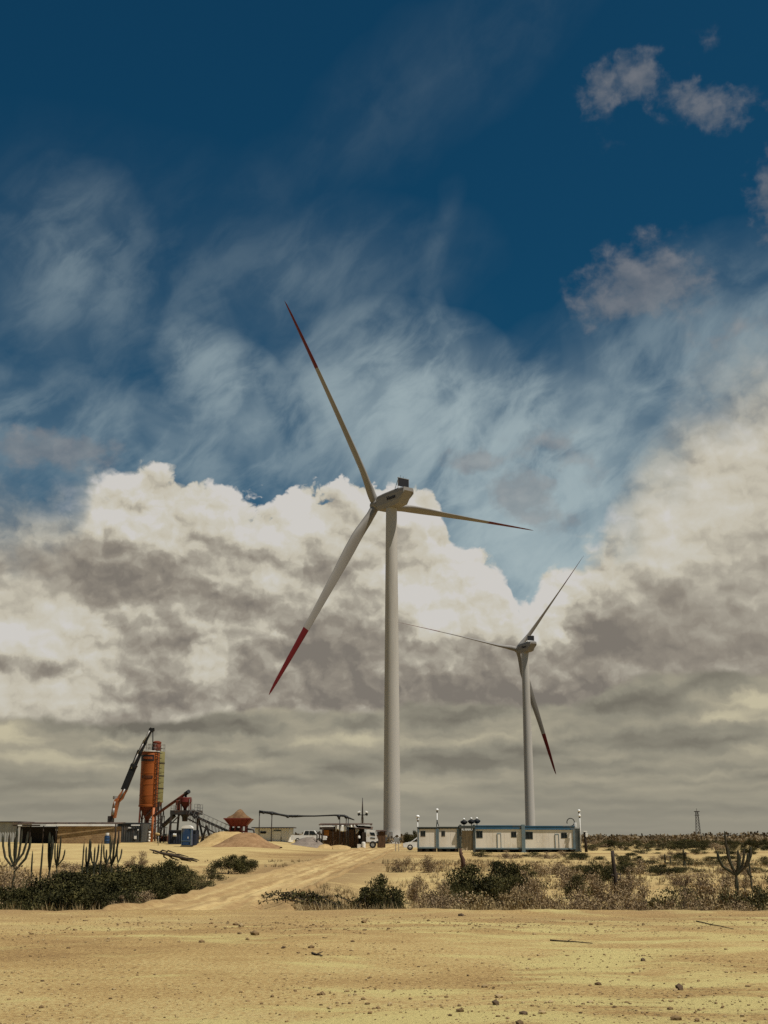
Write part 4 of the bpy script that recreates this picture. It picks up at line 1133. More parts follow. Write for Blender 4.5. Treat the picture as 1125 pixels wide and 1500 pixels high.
# ------------------------------------------------------------------ mixer platform
Y = 156; p = atg(268, Y); g = p.z
t = thing('mixer_platform', p, 'dark steel mixer platform on splayed legs carrying a red cone bin', 'mixer platform')
zp = zw(1188.2, Y); D = 3.0
b = MB(); b.box((xw(269, Y), Y + D / 2, zp), (wpx(43, Y), D, 0.22)); 
for yy in (Y + 0.06, Y + D - 0.06): b.bar((xw(247.5, Y), yy, zp - 0.25), (xw(290.5, Y), yy, zp - 0.25), 0.16, 0.3)
b.build('deck', M['steel'], t)
for (tx_, bx_, yy) in ((249.5, 247.2, Y + 0.1), (255.2, 253.2, Y + D - 0.2), (283.0, 284.5, Y + D - 0.2), (287.5, 299.0, Y + 0.1)):
    b = MB(); b.bar((xw(bx_, Y), yy, ground(xw(bx_, Y), yy) - 0.1), (xw(tx_, Y), yy, zp - 0.1), 0.24); b.box((xw(bx_, Y), yy, ground(xw(bx_, Y), yy) + 0.03), (0.5, 0.5, 0.07)); b.build('leg', M['steel'], t)
b = MB(); b.bar((xw(250, Y), Y + 0.1, zw(1206, Y)), (xw(265, Y), Y + 0.1, zp - 0.2), 0.14).seg(); b.bar((xw(285, Y), Y + 0.1, zw(1200, Y)), (xw(277, Y), Y + 0.1, zp - 0.2), 0.14).seg()
b.bar((xw(288.5, Y), Y + 0.1, zw(1196, Y)), (xw(285, Y), Y + D - 0.2, zw(1216, Y)), 0.10).seg(); b.bar((xw(248.6, Y), Y + 0.1, zw(1205, Y)), (xw(254, Y), Y + D - 0.2, zw(1205, Y)), 0.12); b.build('brace', M['steel'], t)
b = MB()
def rail(pxs, y_, top):
    for px in pxs: b.bar((xw(px, Y), y_, zp), (xw(px, Y), y_, zw(top, Y)), 0.06)
    for f in (0.5, 1.0): z = lerp(zp, zw(top, Y), f); b.bar((xw(pxs[0], Y), y_, z), (xw(pxs[-1], Y), y_, z), 0.05)
    b.seg()
rail((248.5, 252.5, 256.5), Y + 0.1, 1180); rail((248.5, 256), Y + D - 0.1, 1180); rail((283.2, 287, 290.3), Y + 0.1, 1178); rail((283.2, 287, 290.3), Y + D - 0.1, 1178); rail((275, 278.5), Y + 0.3, 1170)
b.build('railing', M['galv'], t)
zc_ = zw(1174.5, Y); cx_ = xw(267, Y)
b = MB(); r_ = wpx(9.0, Y); b.lathe((cx_, Y + 1.3, 0), [(r_ * 0.96, zw(1167.5, Y)), (r_, zw(1168, Y)), (r_, zc_)], 26); b.lathe((cx_, Y + 1.3, 0), [(r_ * 0.96, zw(1167.5, Y)), (0.02, zw(1167.2, Y))], 26); hopper = b.build('red_bin', M['red'], t)
b = MB(); b.lathe((cx_, Y + 1.3, 0), [(r_ * 0.99, zc_ + 0.01), (0.22, zw(1183.5, Y)), (0.2, zp + 0.1)], 26); b.build('bin_cone', M['brownred'], hopper)
b = MB()
for k in range(4):
    a = math.pi / 4 + k * math.pi / 2; xq, yq = cx_ + (r_ + 0.06) * math.cos(a), Y + 1.3 + (r_ + 0.06) * math.sin(a); b.bar((xq, yq, zp), (xq, yq, zw(1170, Y)), 0.11).seg()
b.build('bin_support', M['brownred'], t)
b = MB(); b.box((xw(256.5, Y), Y + 1.2, zp + 0.75), (wpx(6, Y), 0.9, 1.2), 0, 0.08); b.build('water_tank', M['brownred'], t)
b = MB(); b.lathe((xw(267.5, Y), Y + 1.2, 0), [(0.55, zp - 0.12), (0.6, zw(1193, Y)), (0.38, zw(1197, Y)), (0.34, zw(1203, Y)), (0.01, zw(1203.2, Y))], 16); b.build('discharge_chute', M['steel'], t)

# screw conveyor from the silo foot to the top of the red bin
a_, b_ = P3(224.5, 1195, 164), P3(270.0, 1162.2, 157.6)
t = thing('screw_conveyor', (a_.x, a_.y, ground(a_.x, a_.y)), 'slanting red brown screw conveyor tube between the silo cone and the red bin', 'conveyor')
b = MB(); b.tube([a_, b_], 0.19, 12); b.build('tube', M['brownred'], t)
b = MB(); d_ = (b_ - a_).normalized(); b.tube([b_ - d_ * 0.2, b_ + d_ * 0.7], 0.26, 12); b.tube([b_ - d_ * 0.1, b_ + Vector((0, 0, -0.9))], 0.15, 10); b.build('drive_motor', M['black'], t)
b = MB(); q_ = a_.lerp(b_, 0.3)
for k in (-0.35, 0.35): b.bar(q_, (q_.x + k, q_.y + 0.2, ground(q_.x, q_.y)), 0.09)
b.build('support', M['steel'], t)

# second slanting belt below, from the skid to the platform
a_, b_ = P3(238, 1210, 158), P3(254, 1194.5, 157)
t = thing('short_chute', (a_.x, a_.y, ground(a_.x, a_.y)), 'short dark steel chute slanting up to the left side of the mixer platform', 'chute')
b = MB(); b.bar(a_, b_, 0.5, 0.34); b.bar(a_ + Vector((0, -0.28, 0.25)), b_ + Vector((0, -0.28, 0.25)), 0.07, 0.10); b.build('trough', M['steel'], t)
b = MB(); 
for k in (0.1, 0.75): q = a_.lerp(b_, k); b.bar(q, (q.x, q.y, ground(q.x, q.y)), 0.10)
b.build('prop', M['steel'], t)

# belt conveyor from the aggregate hopper up to the platform
Y = 155.5
a_, b_ = P3(334, 1218.5, Y), P3(276, 1193, Y)
t = thing('belt_conveyor', (a_.x, Y, ground(a_.x, Y)), 'long dark truss belt conveyor sloping down from the mixer platform to the red hopper', 'conveyor')
d_ = (b_ - a_).normalized(); up = Vector((-d_.z, 0, d_.x)); up = up if up.z > 0 else -up
b = MB()
for s in (-0.5, 0.5):
    o_ = Vector((0, s, 0)); b.bar(a_ + o_, b_ + o_, 0.12); b.bar(a_ + o_ - up * 0.85, b_ + o_ - up * 0.55, 0.10)
    n = 12
    for k in range(n):
        q0 = a_.lerp(b_, k / n) + o_; q1 = a_.lerp(b_, (k + 1) / n) + o_
        b.bar(q0 - up * 0.75, q1, 0.06)
b.build('truss', M['steel'], t)
b = MB(); b.bar(a_ + up * 0.16, b_ + up * 0.16, 0.75, 0.10); b.tube([b_ + up * 0.1 + Vector((0, -0.5, 0)), b_ + up * 0.1 + Vector((0, 0.5, 0))], 0.24, 12); b.build('belt', M['rubber'], t)
b = MB()
for s in (-0.52, 0.52): b.bar(a_ + Vector((0, s, 0)) + up * 0.75, b_ + Vector((0, s, 0)) + up * 0.75, 0.05)
for k in range(10):
    q = a_.lerp(b_, k / 9)
    for s in (-0.52, 0.52): b.bar(q + Vector((0, s, 0)), q + Vector((0, s, 0)) + up * 0.75, 0.045)
b.build('handrail', M['galv'], t)
for k in (0.22, 0.55):
    b = MB(); q = a_.lerp(b_, k)
    for s in (-0.5, 0.5):
        b.bar(q + Vector((0, s, -0.5)), (q.x - 0.7, Y + s, ground(q.x - 0.7, Y) - 0.1), 0.12); b.bar(q + Vector((0, s, -0.5)), (q.x + 0.7, Y + s, ground(q.x + .7, Y) - 0.1), 0.12)
    b.bar(q + Vector((0, -0.56, -0.45)), q + Vector((0, 0.56, -0.45)), 0.12); b.build('trestle', M['steel'], t)

# red aggregate hopper behind the pile, heaped with gravel
Y = 154; cx_ = xw(347, Y); g = ground(cx_, Y)
t = thing('aggregate_hopper', (cx_, Y, g), 'wide red feed hopper heaped with gravel behind the sand pile', 'hopper')
zt_, zb_ = zw(1199.2, Y), zw(1210.5, Y); hw_ = wpx(20.5, Y); hb_ = wpx(11.5, Y)
b = MB(); vs = []
for (hx, hy, z) in ((hw_, 1.6, zt_), (hb_, 0.8, zb_), (hb_ - 0.06, 0.74, zb_), (hw_ - 0.08, 1.52, zt_)):
    vs += [(cx_ + sx * hx, Y + 1.6 + sy * hy, z) for sx, sy in ((-1, -1), (1, -1), (1, 1), (-1, 1))]
b.add(vs, [(4 * j + i, 4 * j + (i + 1) % 4, 4 * ((j + 1) % 4) + (i + 1) % 4, 4 * ((j + 1) % 4) + i) for j in range(4) for i in range(4)])
for k in range(-2, 3):
    b.bar((cx_ + k * hw_ * 0.42, Y - 0.04, zt_ - 0.05), (cx_ + k * hb_ * 0.42, Y + 0.76, zb_ + 0.05), 0.08)
b.bar((cx_ - hw_, Y - 0.02, zt_), (cx_ + hw_, Y - 0.02, zt_), 0.14); b.build('bin', M['red'], t)
b = MB(); n_ = 16; vs = []; fs = []
for j in range(9):
    for i in range(n_ + 1):
        u_ = -1 + 2 * i / n_; v_ = -1 + 2 * j / 8; hz = (1 - u_ ** 2) * (1 - v_ ** 2)
        vs.append((cx_ + u_ * (hw_ - 0.15) , Y + 1.6 + v_ * 1.45, zt_ - 0.12 + 1.05 * max(0, hz) ** 0.8 * (1 + 0.25 * math.sin(u_ * 5 + 1.2)) + 0.06 * nz(i, j, 0.7, 3)))
fs = [(j * (n_ + 1) + i, j * (n_ + 1) + i + 1, (j + 1) * (n_ + 1) + i + 1, (j + 1) * (n_ + 1) + i) for j in range(8) for i in range(n_)]
b.add(vs, fs, True); b.build('gravel_heap', M['gravel_brown'], t)
b = MB()
for sx in (-1, -0.35, 0.35, 1):
    for yy in (Y + 0.75, Y + 2.45): b.bar((cx_ + sx * hb_, yy, g), (cx_ + sx * hb_, yy, zb_ + 0.3), 0.18)
b.bar((cx_ - hb_, Y + 0.7, zb_ - 0.6), (cx_ + hb_, Y + 0.7, zb_ - 0.6), 0.16); b.bar((cx_ - hb_, Y + 0.7, zb_ - 1.6), (cx_ + hb_, Y + 0.7, zb_ - 0.7), 0.1)
for sx in (-1, 1): b.bar((cx_ + sx * hb_, Y + 0.7, zb_ - 0.2), (cx_ + sx * hb_, Y + 2.5, zb_ - 0.2), 0.14)
b.build('support_frame', M['red'], t)
b = MB(); b.box((cx_ - 0.3, Y + 1.6, zb_ - 0.45), (hb_ * 1.4, 0.9, 0.6), 0, 0.03); b.build('gate_box', M['steel'], t)
b = MB(); q = Vector((xw(370, Y), Y, ground(xw(370, Y), Y))); b.tube([q + Vector((-0.7, 0, 1.7)), q + Vector((0.1, 0, 1.6)), q + Vector((0.35, 0, 0.6)), q + Vector((1.0, 0, 0.5))], 0.12, 8); b.build('pipe_elbow', M['steel'], t)

def pile(name, pts, Y, dep, m, label, seed, cat='pile'):
    """heap whose ridge follows the given bearings"""
    xs_ = [xw(px, Y) for px, _ in pts]; hs = [zw(py, Y) for _, py in pts]; n = 48; mrow = 20
    g0 = min(ground(x, Y) for x in xs_); base = Vector(((xs_[0] + xs_[-1]) / 2, Y, g0)); vs = []
    for j in range(mrow + 1):
        v_ = -1 + 2 * j / mrow
        for i in range(n + 1):
            x = lerp(xs_[0], xs_[-1], i / n)
            for (xa_, ha), (xb_, hb2) in zip(zip(xs_, hs), zip(xs_[1:], hs[1:])):
                if x <= xb_ + 1e-6: h_ = lerp(ha, hb2, (x - xa_) / (xb_ - xa_)); break
            gz = ground(x, Y + v_ * dep)
            k = max(0.0, 1 - abs(v_)) ** 0.85; k = k * (1.0 if abs(v_) > 0.12 else 0.985)
            z = gz - 0.08 + max(0, h_ - gz + 0.08) * k
            z += (0.16 * nz(x, Y + v_ * dep, 0.9, seed) + 0.05 * nz(x, v_ * dep, 3.0, seed)) * min(1, (h_ - gz) * 0.8) * (1 - abs(v_)) ** 0.4
            vs.append((x, Y + v_ * dep, z))
    b = MB(); b.add(vs, [(j * (n + 1) + i, j * (n + 1) + i + 1, (j + 1) * (n + 1) + i + 1, (j + 1) * (n + 1) + i) for j in range(mrow) for i in range(n)], True)
    return tag(b.build(name, m, loc=base), label, cat)
pile('sand_pile', [(283, 1240), (298, 1231), (310, 1222), (322, 1218), (345, 1217.5), (362, 1222), (380, 1233), (392, 1240)], 143.5, 4.0, M['sand_tan'], 'pale tan sand pile below the belt conveyor', 2)
pile('gravel_pile', [(310, 1240.5), (322, 1235), (334, 1228), (344, 1222), (352, 1219.5), (362, 1218.5), (374, 1221), (388, 1229), (402, 1236.5), (412, 1240)], 139.5, 3.6, M['sand_red'], 'reddish brown gravel pile in front of the pale sand pile', 3)

# portable toilet
Y = 137; p = atg(273, Y); w_, h_ = wpx(14.5, Y), zw(1213.5, Y) - p.z
t = thing('portable_toilet', p, 'blue portable toilet with a rounded white roof beside the sand pile', 'toilet')
b = MB(); b.box((p.x, Y + w_ / 2, p.z + 0.09 + h_ / 2), (w_, w_, h_ - 0.1), 0, 0.03); b.build('cabin', M['toilet'], t)
b = MB(); b.box((p.x, Y + w_ / 2, p.z + 0.06), (w_ + 0.16, w_ + 0.12, 0.12)); b.build('base', M['black'], t)
b = MB(); N = 12; ol = [(p.x + (w_ / 2 + 0.06) * math.cos(math.pi * k / N), Y - 0.06, p.z + h_ + 0.0 + 0.34 * math.sin(math.pi * k / N) ** 0.8) for k in range(N + 1)]; b.prism(ol, (0, w_ + 0.12, 0)); b.build('roof', M['white'], t)
b = MB(); b.box((p.x - 0.06, Y - 0.03, p.z + 0.12 + h_ * 0.47), (w_ * 0.62, 0.05, h_ * 0.86), 0, 0.012); dr = b.build('door', M['toilet'], t)
b = MB(); b.box((p.x + 0.2, Y - 0.07, p.z + h_ * 0.5), (0.08, 0.04, 0.2)); b.build('latch', M['white'], dr)
b = MB(); 
for sx in (-1, 1): b.box((p.x + sx * (w_ / 2 - 0.03), Y - 0.015, p.z + 0.1 + h_ / 2), (0.06, 0.06, h_ - 0.15))
b.box((p.x, Y - 0.065, p.z + h_ * 0.32), (w_ * 0.98, 0.03, 0.05)); b.build('corner_trim', M['bluegrey'], t)
# bag/drum beside toilet
p = atg(284.5, 141); b = MB(); b.lathe(p, [(0.01, 0), (0.36, 0), (0.38, 0.3), (0.36, 0.6), (0.38, 0.9), (0.36, 1.25), (0.01, 1.27)], 18)
tag(b.build('steel_drum', M['blcont'], loc=p), 'tall dark drum right behind the blue toilet', 'drum')
# ------------------------------------------------------------------ white site cabins
Y = 138.0
GC = ground(xw(720, Y), Y)
def cabin(px0, px1, py_t, py_b, band_h, m_band, m_post, wins, doors, label, depth=2.6, right_post=True, yo=0.0, posts=(2.6, 2.6)):
    y = Y + yo
    x0, x1 = xw(px0, y), xw(px1, y); zt, zb = zw(py_t, y), zw(py_b, y); g = min(ground(x0, y), ground(x1, y))
    t = thing('site_cabin', ((x0 + x1) / 2, y, g), label, 'site cabin', 'site cabins in a row')
    pw0, pw1 = wpx(posts[0], y), wpx(posts[1], y)
    bh = wpx(band_h, y)
    zw0 = zt - bh
    # cream panel walls with window openings left in the front
    b = MB(); xa, xb = x0 + pw0, x1 - pw1
    xsn = sorted([xa, xb] + [xw(w[0], y) for w in wins] + [xw(w[1], y) for w in wins])
    for i in range(len(xsn) - 1):
        l, r_ = xsn[i], xsn[i + 1]
        win = next((w for w in wins if abs(xw(w[0], y) - l) < 1e-4), None)
        if win:
            for z0_, z1_ in ((zb + 0.1, zw(win[3], y)), (zw(win[2], y), zw0)): b.box(((l + r_) / 2, y + 0.04, (z0_ + z1_) / 2), (r_ - l, 0.08, z1_ - z0_))
        else: b.box(((l + r_) / 2, y + 0.04, (zb + 0.1 + zw0) / 2), (r_ - l, 0.08, zw0 - zb - 0.1))
    b.box((x0 + 0.06, y + depth / 2 + 0.1, (zb + 0.1 + zw0) / 2), (0.08, depth - 0.2, zw0 - zb - 0.1)); b.box((x1 - 0.06, y + depth / 2 + 0.1, (zb + 0.1 + zw0) / 2), (0.08, depth - 0.2, zw0 - zb - 0.1))
    b.box(((x0 + x1) / 2, y + depth, (zb + 0.1 + zw0) / 2), (x1 - x0 - 0.3, 0.08, zw0 - zb - 0.1))
    n = int((xb - xa) / 0.6)
    for k in range(1, n):                                       # panel joints
        x = xa + (xb - xa) * k / n
        if not any(xw(w[0], y) - 0.05 < x < xw(w[1], y) + 0.05 for w in wins): b.box((x, y - 0.004, (zb + 0.1 + zw0) / 2), (0.02, 0.016, zw0 - zb - 0.16))
    b.build('wall', M['cabin'], t)
    b = MB(); b.box(((x0 + x1) / 2, y - 0.03, zt - bh / 2), (x1 - x0, 0.14, bh)); b.box(((x0 + x1) / 2, y + depth / 2, zt - 0.03), (x1 - x0 - 0.02, depth, 0.12), 0, 0.01)
    b.box(((x0 + x1) / 2, y - 0.11, zt - 0.02), (x1 - x0 + 0.02, 0.06, 0.08)); b.build('roof', m_band, t)
    b = MB(); b.box(((x0 + x1) / 2, y - 0.02, zb + 0.04), (x1 - x0 - 0.02, 0.12, 0.14)); b.box(((x0 + x1) / 2, y + depth / 2, zb + 0.06), (x1 - x0 - 0.1, depth - 0.2, 0.1)); b.build('floor_frame', m_post, t)
    for x, w_ in ((x0 + pw0 / 2, pw0), (x1 - pw1 / 2, pw1)):
        b = MB(); b.box((x, y - 0.015, (zb + zt - bh) / 2 + 0.01), (w_, 0.17, zt - bh - zb - 0.03)); b.build('corner_post', m_post, t)
    for k in range(3):
        b = MB(); x = lerp(x0 + 0.3, x1 - 0.3, k / 2); b.box((x, y + 0.3, (ground(x, y) + zb) / 2 - 0.04), (0.42, 0.4, zb - ground(x, y) + 0.08)).seg(); b.box((x, y + depth - 0.4, (ground(x, y) + zb) / 2 - 0.04), (0.42, 0.4, zb - ground(x, y) + 0.08)); b.build('foundation_block', M['steel'], t)
    b = MB(); b.box(((x0 + x1) / 2, y + 0.75, (g + zb) / 2), (x1 - x0 - 0.3, 0.06, zb - g + 0.1)); b.build('underfloor_shade_board', M['dark_fill'], t)  # dark board added to stand for the shade under the cabin
    for (a_, b2, t_, bt) in wins:
        l, r_ = xw(a_, y), xw(b2, y); z0_, z1_ = zw(bt, y), zw(t_, y)
        f = MB()
        for (cx_, cz_, sx, sz) in ((l + 0.03, (z0_ + z1_) / 2, 0.06, z1_ - z0_), (r_ - 0.03, (z0_ + z1_) / 2, 0.06, z1_ - z0_), ((l + r_) / 2, z0_ + 0.03, r_ - l - 0.12, 0.06), ((l + r_) / 2, z1_ - 0.03, r_ - l - 0.12, 0.06), ((l + r_) / 2, (z0_ + z1_) / 2, 0.04, z1_ - z0_ - 0.12)):
            f.box((cx_, y + 0.03, cz_), (sx, 0.10, sz))
        fr = f.build('window', M['dkframe'], t)
        p_ = MB(); p_.box(((l + r_) / 2, y + 0.065, (z0_ + z1_) / 2), (r_ - l - 0.1, 0.02, z1_ - z0_ - 0.1)); p_.build('pane', M['glass'], fr)
    for (a_, b2, t_, bt) in doors:
        l, r_ = xw(a_, y), xw(b2, y); z0_, z1_ = zw(bt, y), zw(t_, y)
        f = MB(); f.box(((l + r_) / 2, y - 0.02, (z0_ + z1_) / 2), (r_ - l, 0.05, z1_ - z0_)); d_ = f.build('door', M['cabin'], t)
        f = MB()
        for x in (l, r_): f.box((x, y - 0.03, (z0_ + z1_) / 2), (0.07, 0.07, z1_ - z0_))
        f.box(((l + r_) / 2, y - 0.03, z1_ + 0.03), (r_ - l + 0.07, 0.07, 0.06)); f.build('door_frame', M['sand_red'] if False else M['bluegrey'], d_)
    return t
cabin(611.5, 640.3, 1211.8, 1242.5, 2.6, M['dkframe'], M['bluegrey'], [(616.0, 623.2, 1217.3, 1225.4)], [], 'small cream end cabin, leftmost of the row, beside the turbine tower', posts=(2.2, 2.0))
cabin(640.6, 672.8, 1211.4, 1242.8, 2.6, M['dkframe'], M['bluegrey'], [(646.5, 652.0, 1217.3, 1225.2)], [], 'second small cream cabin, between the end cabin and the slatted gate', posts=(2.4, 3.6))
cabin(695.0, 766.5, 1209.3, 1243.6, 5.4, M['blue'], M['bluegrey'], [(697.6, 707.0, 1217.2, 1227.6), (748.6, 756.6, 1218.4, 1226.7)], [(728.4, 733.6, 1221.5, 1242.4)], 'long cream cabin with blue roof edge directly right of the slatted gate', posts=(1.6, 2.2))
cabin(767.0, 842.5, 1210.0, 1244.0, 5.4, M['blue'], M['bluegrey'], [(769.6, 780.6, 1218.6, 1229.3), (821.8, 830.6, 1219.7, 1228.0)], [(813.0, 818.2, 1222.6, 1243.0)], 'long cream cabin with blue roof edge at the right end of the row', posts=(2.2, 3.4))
# tall blue grey stanchion between the long cabins
p = atg(766.8, Y - 0.35); b = MB(); b.box((p.x, Y - 0.22, (p.z + zw(1208.5, Y)) / 2), (wpx(5.2, Y), 0.2, zw(1208.5, Y) - p.z + 0.1), 0, 0.01); b.box((p.x, Y - 0.22, p.z + 0.03), (0.6, 0.3, 0.08))
tag(b.build('steel_stanchion', M['bluegrey'], loc=p), 'broad blue grey steel post where the two long cabins meet', 'post')
# slatted gate in the gap
p = atg(684, Y); t = thing('slatted_gate', p, 'weathered slatted gate between dark posts in the gap of the cabin row', 'gate')
b = MB(); zt_ = zw(1215.5, Y)
for k in range(9):
    px = lerp(677.5, 692.5, k / 8); b.box((xw(px, Y), Y + 0.1 + 0.02 * (k % 3), (p.z + 0.1 + zt_) / 2), (0.13 + 0.03 * (k % 2), 0.05, zt_ - p.z - 0.2 - 0.1 * (k % 2)))
for z in (p.z + 0.5, zt_ - 0.35): b.box((p.x, Y + 0.17, z), (xw(693, Y) - xw(677, Y), 0.04, 0.12))
b.build('slat_panel', M['palewood'], t)
for px in (674.4, 694.0): b = MB(); b.box((xw(px, Y), Y - 0.16, (p.z + zw(1208, Y)) / 2), (wpx(3.2, Y), 0.22, zw(1208, Y) - p.z)); b.build('gate_post', M['dkframe'], t)
b = MB(); b.box((p.x, Y + 0.3, zw(1211.5, Y)), (wpx(24, Y), 1.6, wpx(4.0, Y)), 0, 0.03); b.build('gate_canopy', M['dkframe'], t)

def floodlight(px, py, Yf, lab):
    q = P3(px, py, Yf); g = zw(1212, Yf)
    t = thing('floodlight', (q.x, Yf, g), lab, 'floodlight', 'floodlights above the gate')
    b = MB(); b.tube([(q.x, Yf, g - 0.3), (q.x, Yf, q.z - 0.2)], 0.05, 8); b.build('post', M['steel'], t)
    b = MB(); r = wpx(5.4, Yf); b.lathe((q.x, Yf, q.z), [(0.06, -0.26), (r * 0.6, -0.2), (r, 0.0), (r * 0.92, 0.10), (r * 0.4, 0.22), (0.01, 0.24)], 18); b.build('shade', M['black'], t)
    b = MB(); b.ball((q.x, Yf, q.z + 0.34), wpx(1.6, Yf), 10, 0.9); b.build('cap', M['lamp'], t)
floodlight(680.0, 1204.5, Y + 0.6, 'dark round floodlight with white cap, leftmost of three above the gate')
floodlight(690.8, 1203.5, Y + 0.5, 'dark round floodlight with white cap, middle one of three above the gate')
floodlight(699.0, 1203.0, Y + 1.2, 'dark round floodlight with white cap, rightmost of three above the gate')
def lamp_post(px, base_y, balls, top, Yl, lab, arm=0.0):
    p = atg(px, Yl)
    t = thing('lamp_post', p, lab, 'lamp post', 'white lamp posts around the cabins')
    b = MB(); b.tube([p - Vector((0, 0, 0.1)), (p.x, Yl, zw(top, Yl))], [0.07, 0.05], 8); b.build('pole', M['white'], t)
    for (bx, by, r) in balls:
        q = P3(bx, by, Yl); b = MB(); b.ball(q, wpx(r, Yl), 10, 0.85); b.build('lamp_globe', M['lamp'], t)
    b = MB()
    for (bx, by, r) in balls: q = P3(bx, by + r * 0.9, Yl); b.lathe(q, [(0.02, 0.02), (wpx(r * 0.62, Yl), 0.0), (wpx(r * 0.55, Yl), -0.12), (0.02, -0.14)], 12)
    b.build('lamp_collar', M['steel'], t)
lamp_post(612.0, 1243, [(612.2, 1196.2, 2.8), (612.2, 1200.2, 2.0)], 1198, Y + 3.4, 'white globe lamp post behind the left end of the cabin row')
lamp_post(640.6, 1243, [(640.8, 1186.2, 2.2)], 1188, Y + 3.6, 'tallest thin white lamp post, rising above the two small cabins')
lamp_post(850.4, 1246, [(849.6, 1187.6, 2.2), (850.0, 1194.8, 2.0)], 1189, Y - 0.8, 'white lamp post with two globes at the right end of the cabins')
# roof equipment on the small cabins and right end
p = P3(640, 1211, Y + 1.0); t = thing('roof_bracket', p, 'small dark antenna bracket on the roof joint of the small cabins', 'bracket')
b = MB(); b.bar(p, p + Vector((0.05, 0, 0.75)), 0.12); b.bar(p + Vector((0, 0, 0.75)), p + Vector((0.22, 0, 0.05)), 0.08); b.build('bracket_arm', M['dkframe'], t)
p = P3(838, 1210, Y + 0.5); t = thing('cable_loop', p, 'looped dark cable and white box on the roof corner of the right cabin', 'cable')
b = MB(); b.tube([p + Vector((-0.1 + 0.42 * math.sin(a), 0, 0.42 - 0.42 * math.cos(a))) for a in [0.3 * k for k in range(18)]], 0.05, 7); b.build('loop', M['black'], t)
b = MB(); b.box(p + Vector((0.42, 0, 0.1)), (0.3, 0.3, 0.5), 0, 0.03); b.build('white_box', M['white'], t)
p = atg(847, Y + 0.8); t = thing('dark_screen', p, 'dark green grey metal screen at the right end of the cabin row', 'screen')
b = MB(); zt_ = zw(1213.5, Y); b.corr((xw(843.5, Y), Y + 0.9, 0), (xw(852.2, Y), Y + 1.4, 0), p.z, zt_, 0.05, 0.22); b.build('screen_sheet', M['dkframe'], t)
b = MB()
for px in (843.8, 852.2): b.bar((xw(px, Y), Y + 1.1, p.z - 0.1), (xw(px, Y), Y + 1.1, zt_ + 0.1), 0.1)
b.build('screen_post', M['dkframe'], t)
p = atg(858, Y - 1.2); t = thing('wooden_post', p, 'stout dark brown wooden post with a white bracket right of the cabins', 'post')
b = MB(); b.tube([p - Vector((0, 0, 0.2)), (p.x - 0.05, p.y, lerp(p.z, zw(1217, Y), 0.5)), (p.x - 0.12, p.y, zw(1217.5, Y))], [0.17, 0.15, 0.13], 9); b.build('trunk', M['darkwood'], t)
b = MB(); b.box((p.x + 0.08, p.y - 0.16, zw(1223, Y)), (0.26, 0.06, 0.42), 0, 0.02); b.box((p.x - 0.05, p.y - 0.16, zw(1218, Y)), (0.4, 0.05, 0.12)); b.build('white_bracket', M['white'], t)

# ------------------------------------------------------------------ sign near the turbine foot
Ys = 141.0; p = atg(582, Ys)
t = thing('small_sign', p, 'small weathered grey sign board on two thin posts in front of the tower foot', 'sign')
b = MB(); b.box((xw(581.2, Ys), Ys - 0.06, zw(1230.4, Ys)), (wpx(9.0, Ys), 0.05, wpx(6.0, Ys)), 0, 0.015); b.build('board', M['grcont'], t)
b = MB(); b.box((xw(587, Ys), Ys - 0.10, zw(1229, Ys)), (wpx(3.2, Ys), 0.04, wpx(2.2, Ys)), 0, 0, 0, 0.5); b.build('dark_flag', M['dkframe'], t)
for px in (579.5, 584.0): b = MB(); b.bar((xw(px, Ys), Ys, ground(xw(px, Ys), Ys) - 0.1), (xw(px, Ys), Ys, zw(1228, Ys)), 0.07); b.build('sign_post', M['galv'], t)

# ------------------------------------------------------------------ cars
def wheel(parent, c, r, w_):
    b = MB(); tmp = MB(); tmp.lathe((0, 0, 0), [(r * 0.55, -w_ / 2), (r * 0.95, -w_ / 2), (r, -w_ * 0.35), (r, w_ * 0.35), (r * 0.95, w_ / 2), (r * 0.55, w_ / 2)], 18)
    b.add([Vector(c) + Vector((v.x, v.z, v.y)) for v in tmp.v], tmp.f, True); o = b.build('wheel', M['rubber'], parent)
    b = MB(); tmp = MB(); tmp.lathe((0, 0, 0), [(0.01, -w_ * 0.42), (r * 0.56, -w_ * 0.42), (r * 0.56, w_ * 0.42), (0.01, w_ * 0.42)], 14)
    b.add([Vector(c) + Vector((v.x, v.z, v.y)) for v in tmp.v], tmp.f, True); b.build('rim', M['galv'], o)
def side_car(name, p, prof, glass, width, wheels, m, label, cat, lights):
    """vehicle seen from the side: body outline pushed to its width, glass, wheels"""
    t = thing(name, p, label, cat)
    b = MB(); b.prism([(p.x + x, p.y, p.z + z) for x, z in prof], (0, width, 0)); b.build('body', m, t)
    for g_ in glass:
        b = MB(); b.prism([(p.x + x, p.y - 0.02, p.z + z) for x, z in g_], (0, width + 0.04, 0)); b.build('window', M['glass'], t)
    for x in wheels:
        wheel(t, (p.x + x, p.y + 0.12, p.z + 0.36), 0.36, 0.24); wheel(t, (p.x + x, p.y + width - 0.12, p.z + 0.36), 0.36, 0.24)
    for (x, z) in lights:
        for yy in (0.25, width - 0.25): b = MB(); b.box((p.x + x, p.y + yy, p.z + z), (0.10, 0.34, 0.18), 0, 0.03); b.build('headlight', M['lamp'], t)
    return t
Yc = 152; p = atg(590.5, Yc) 
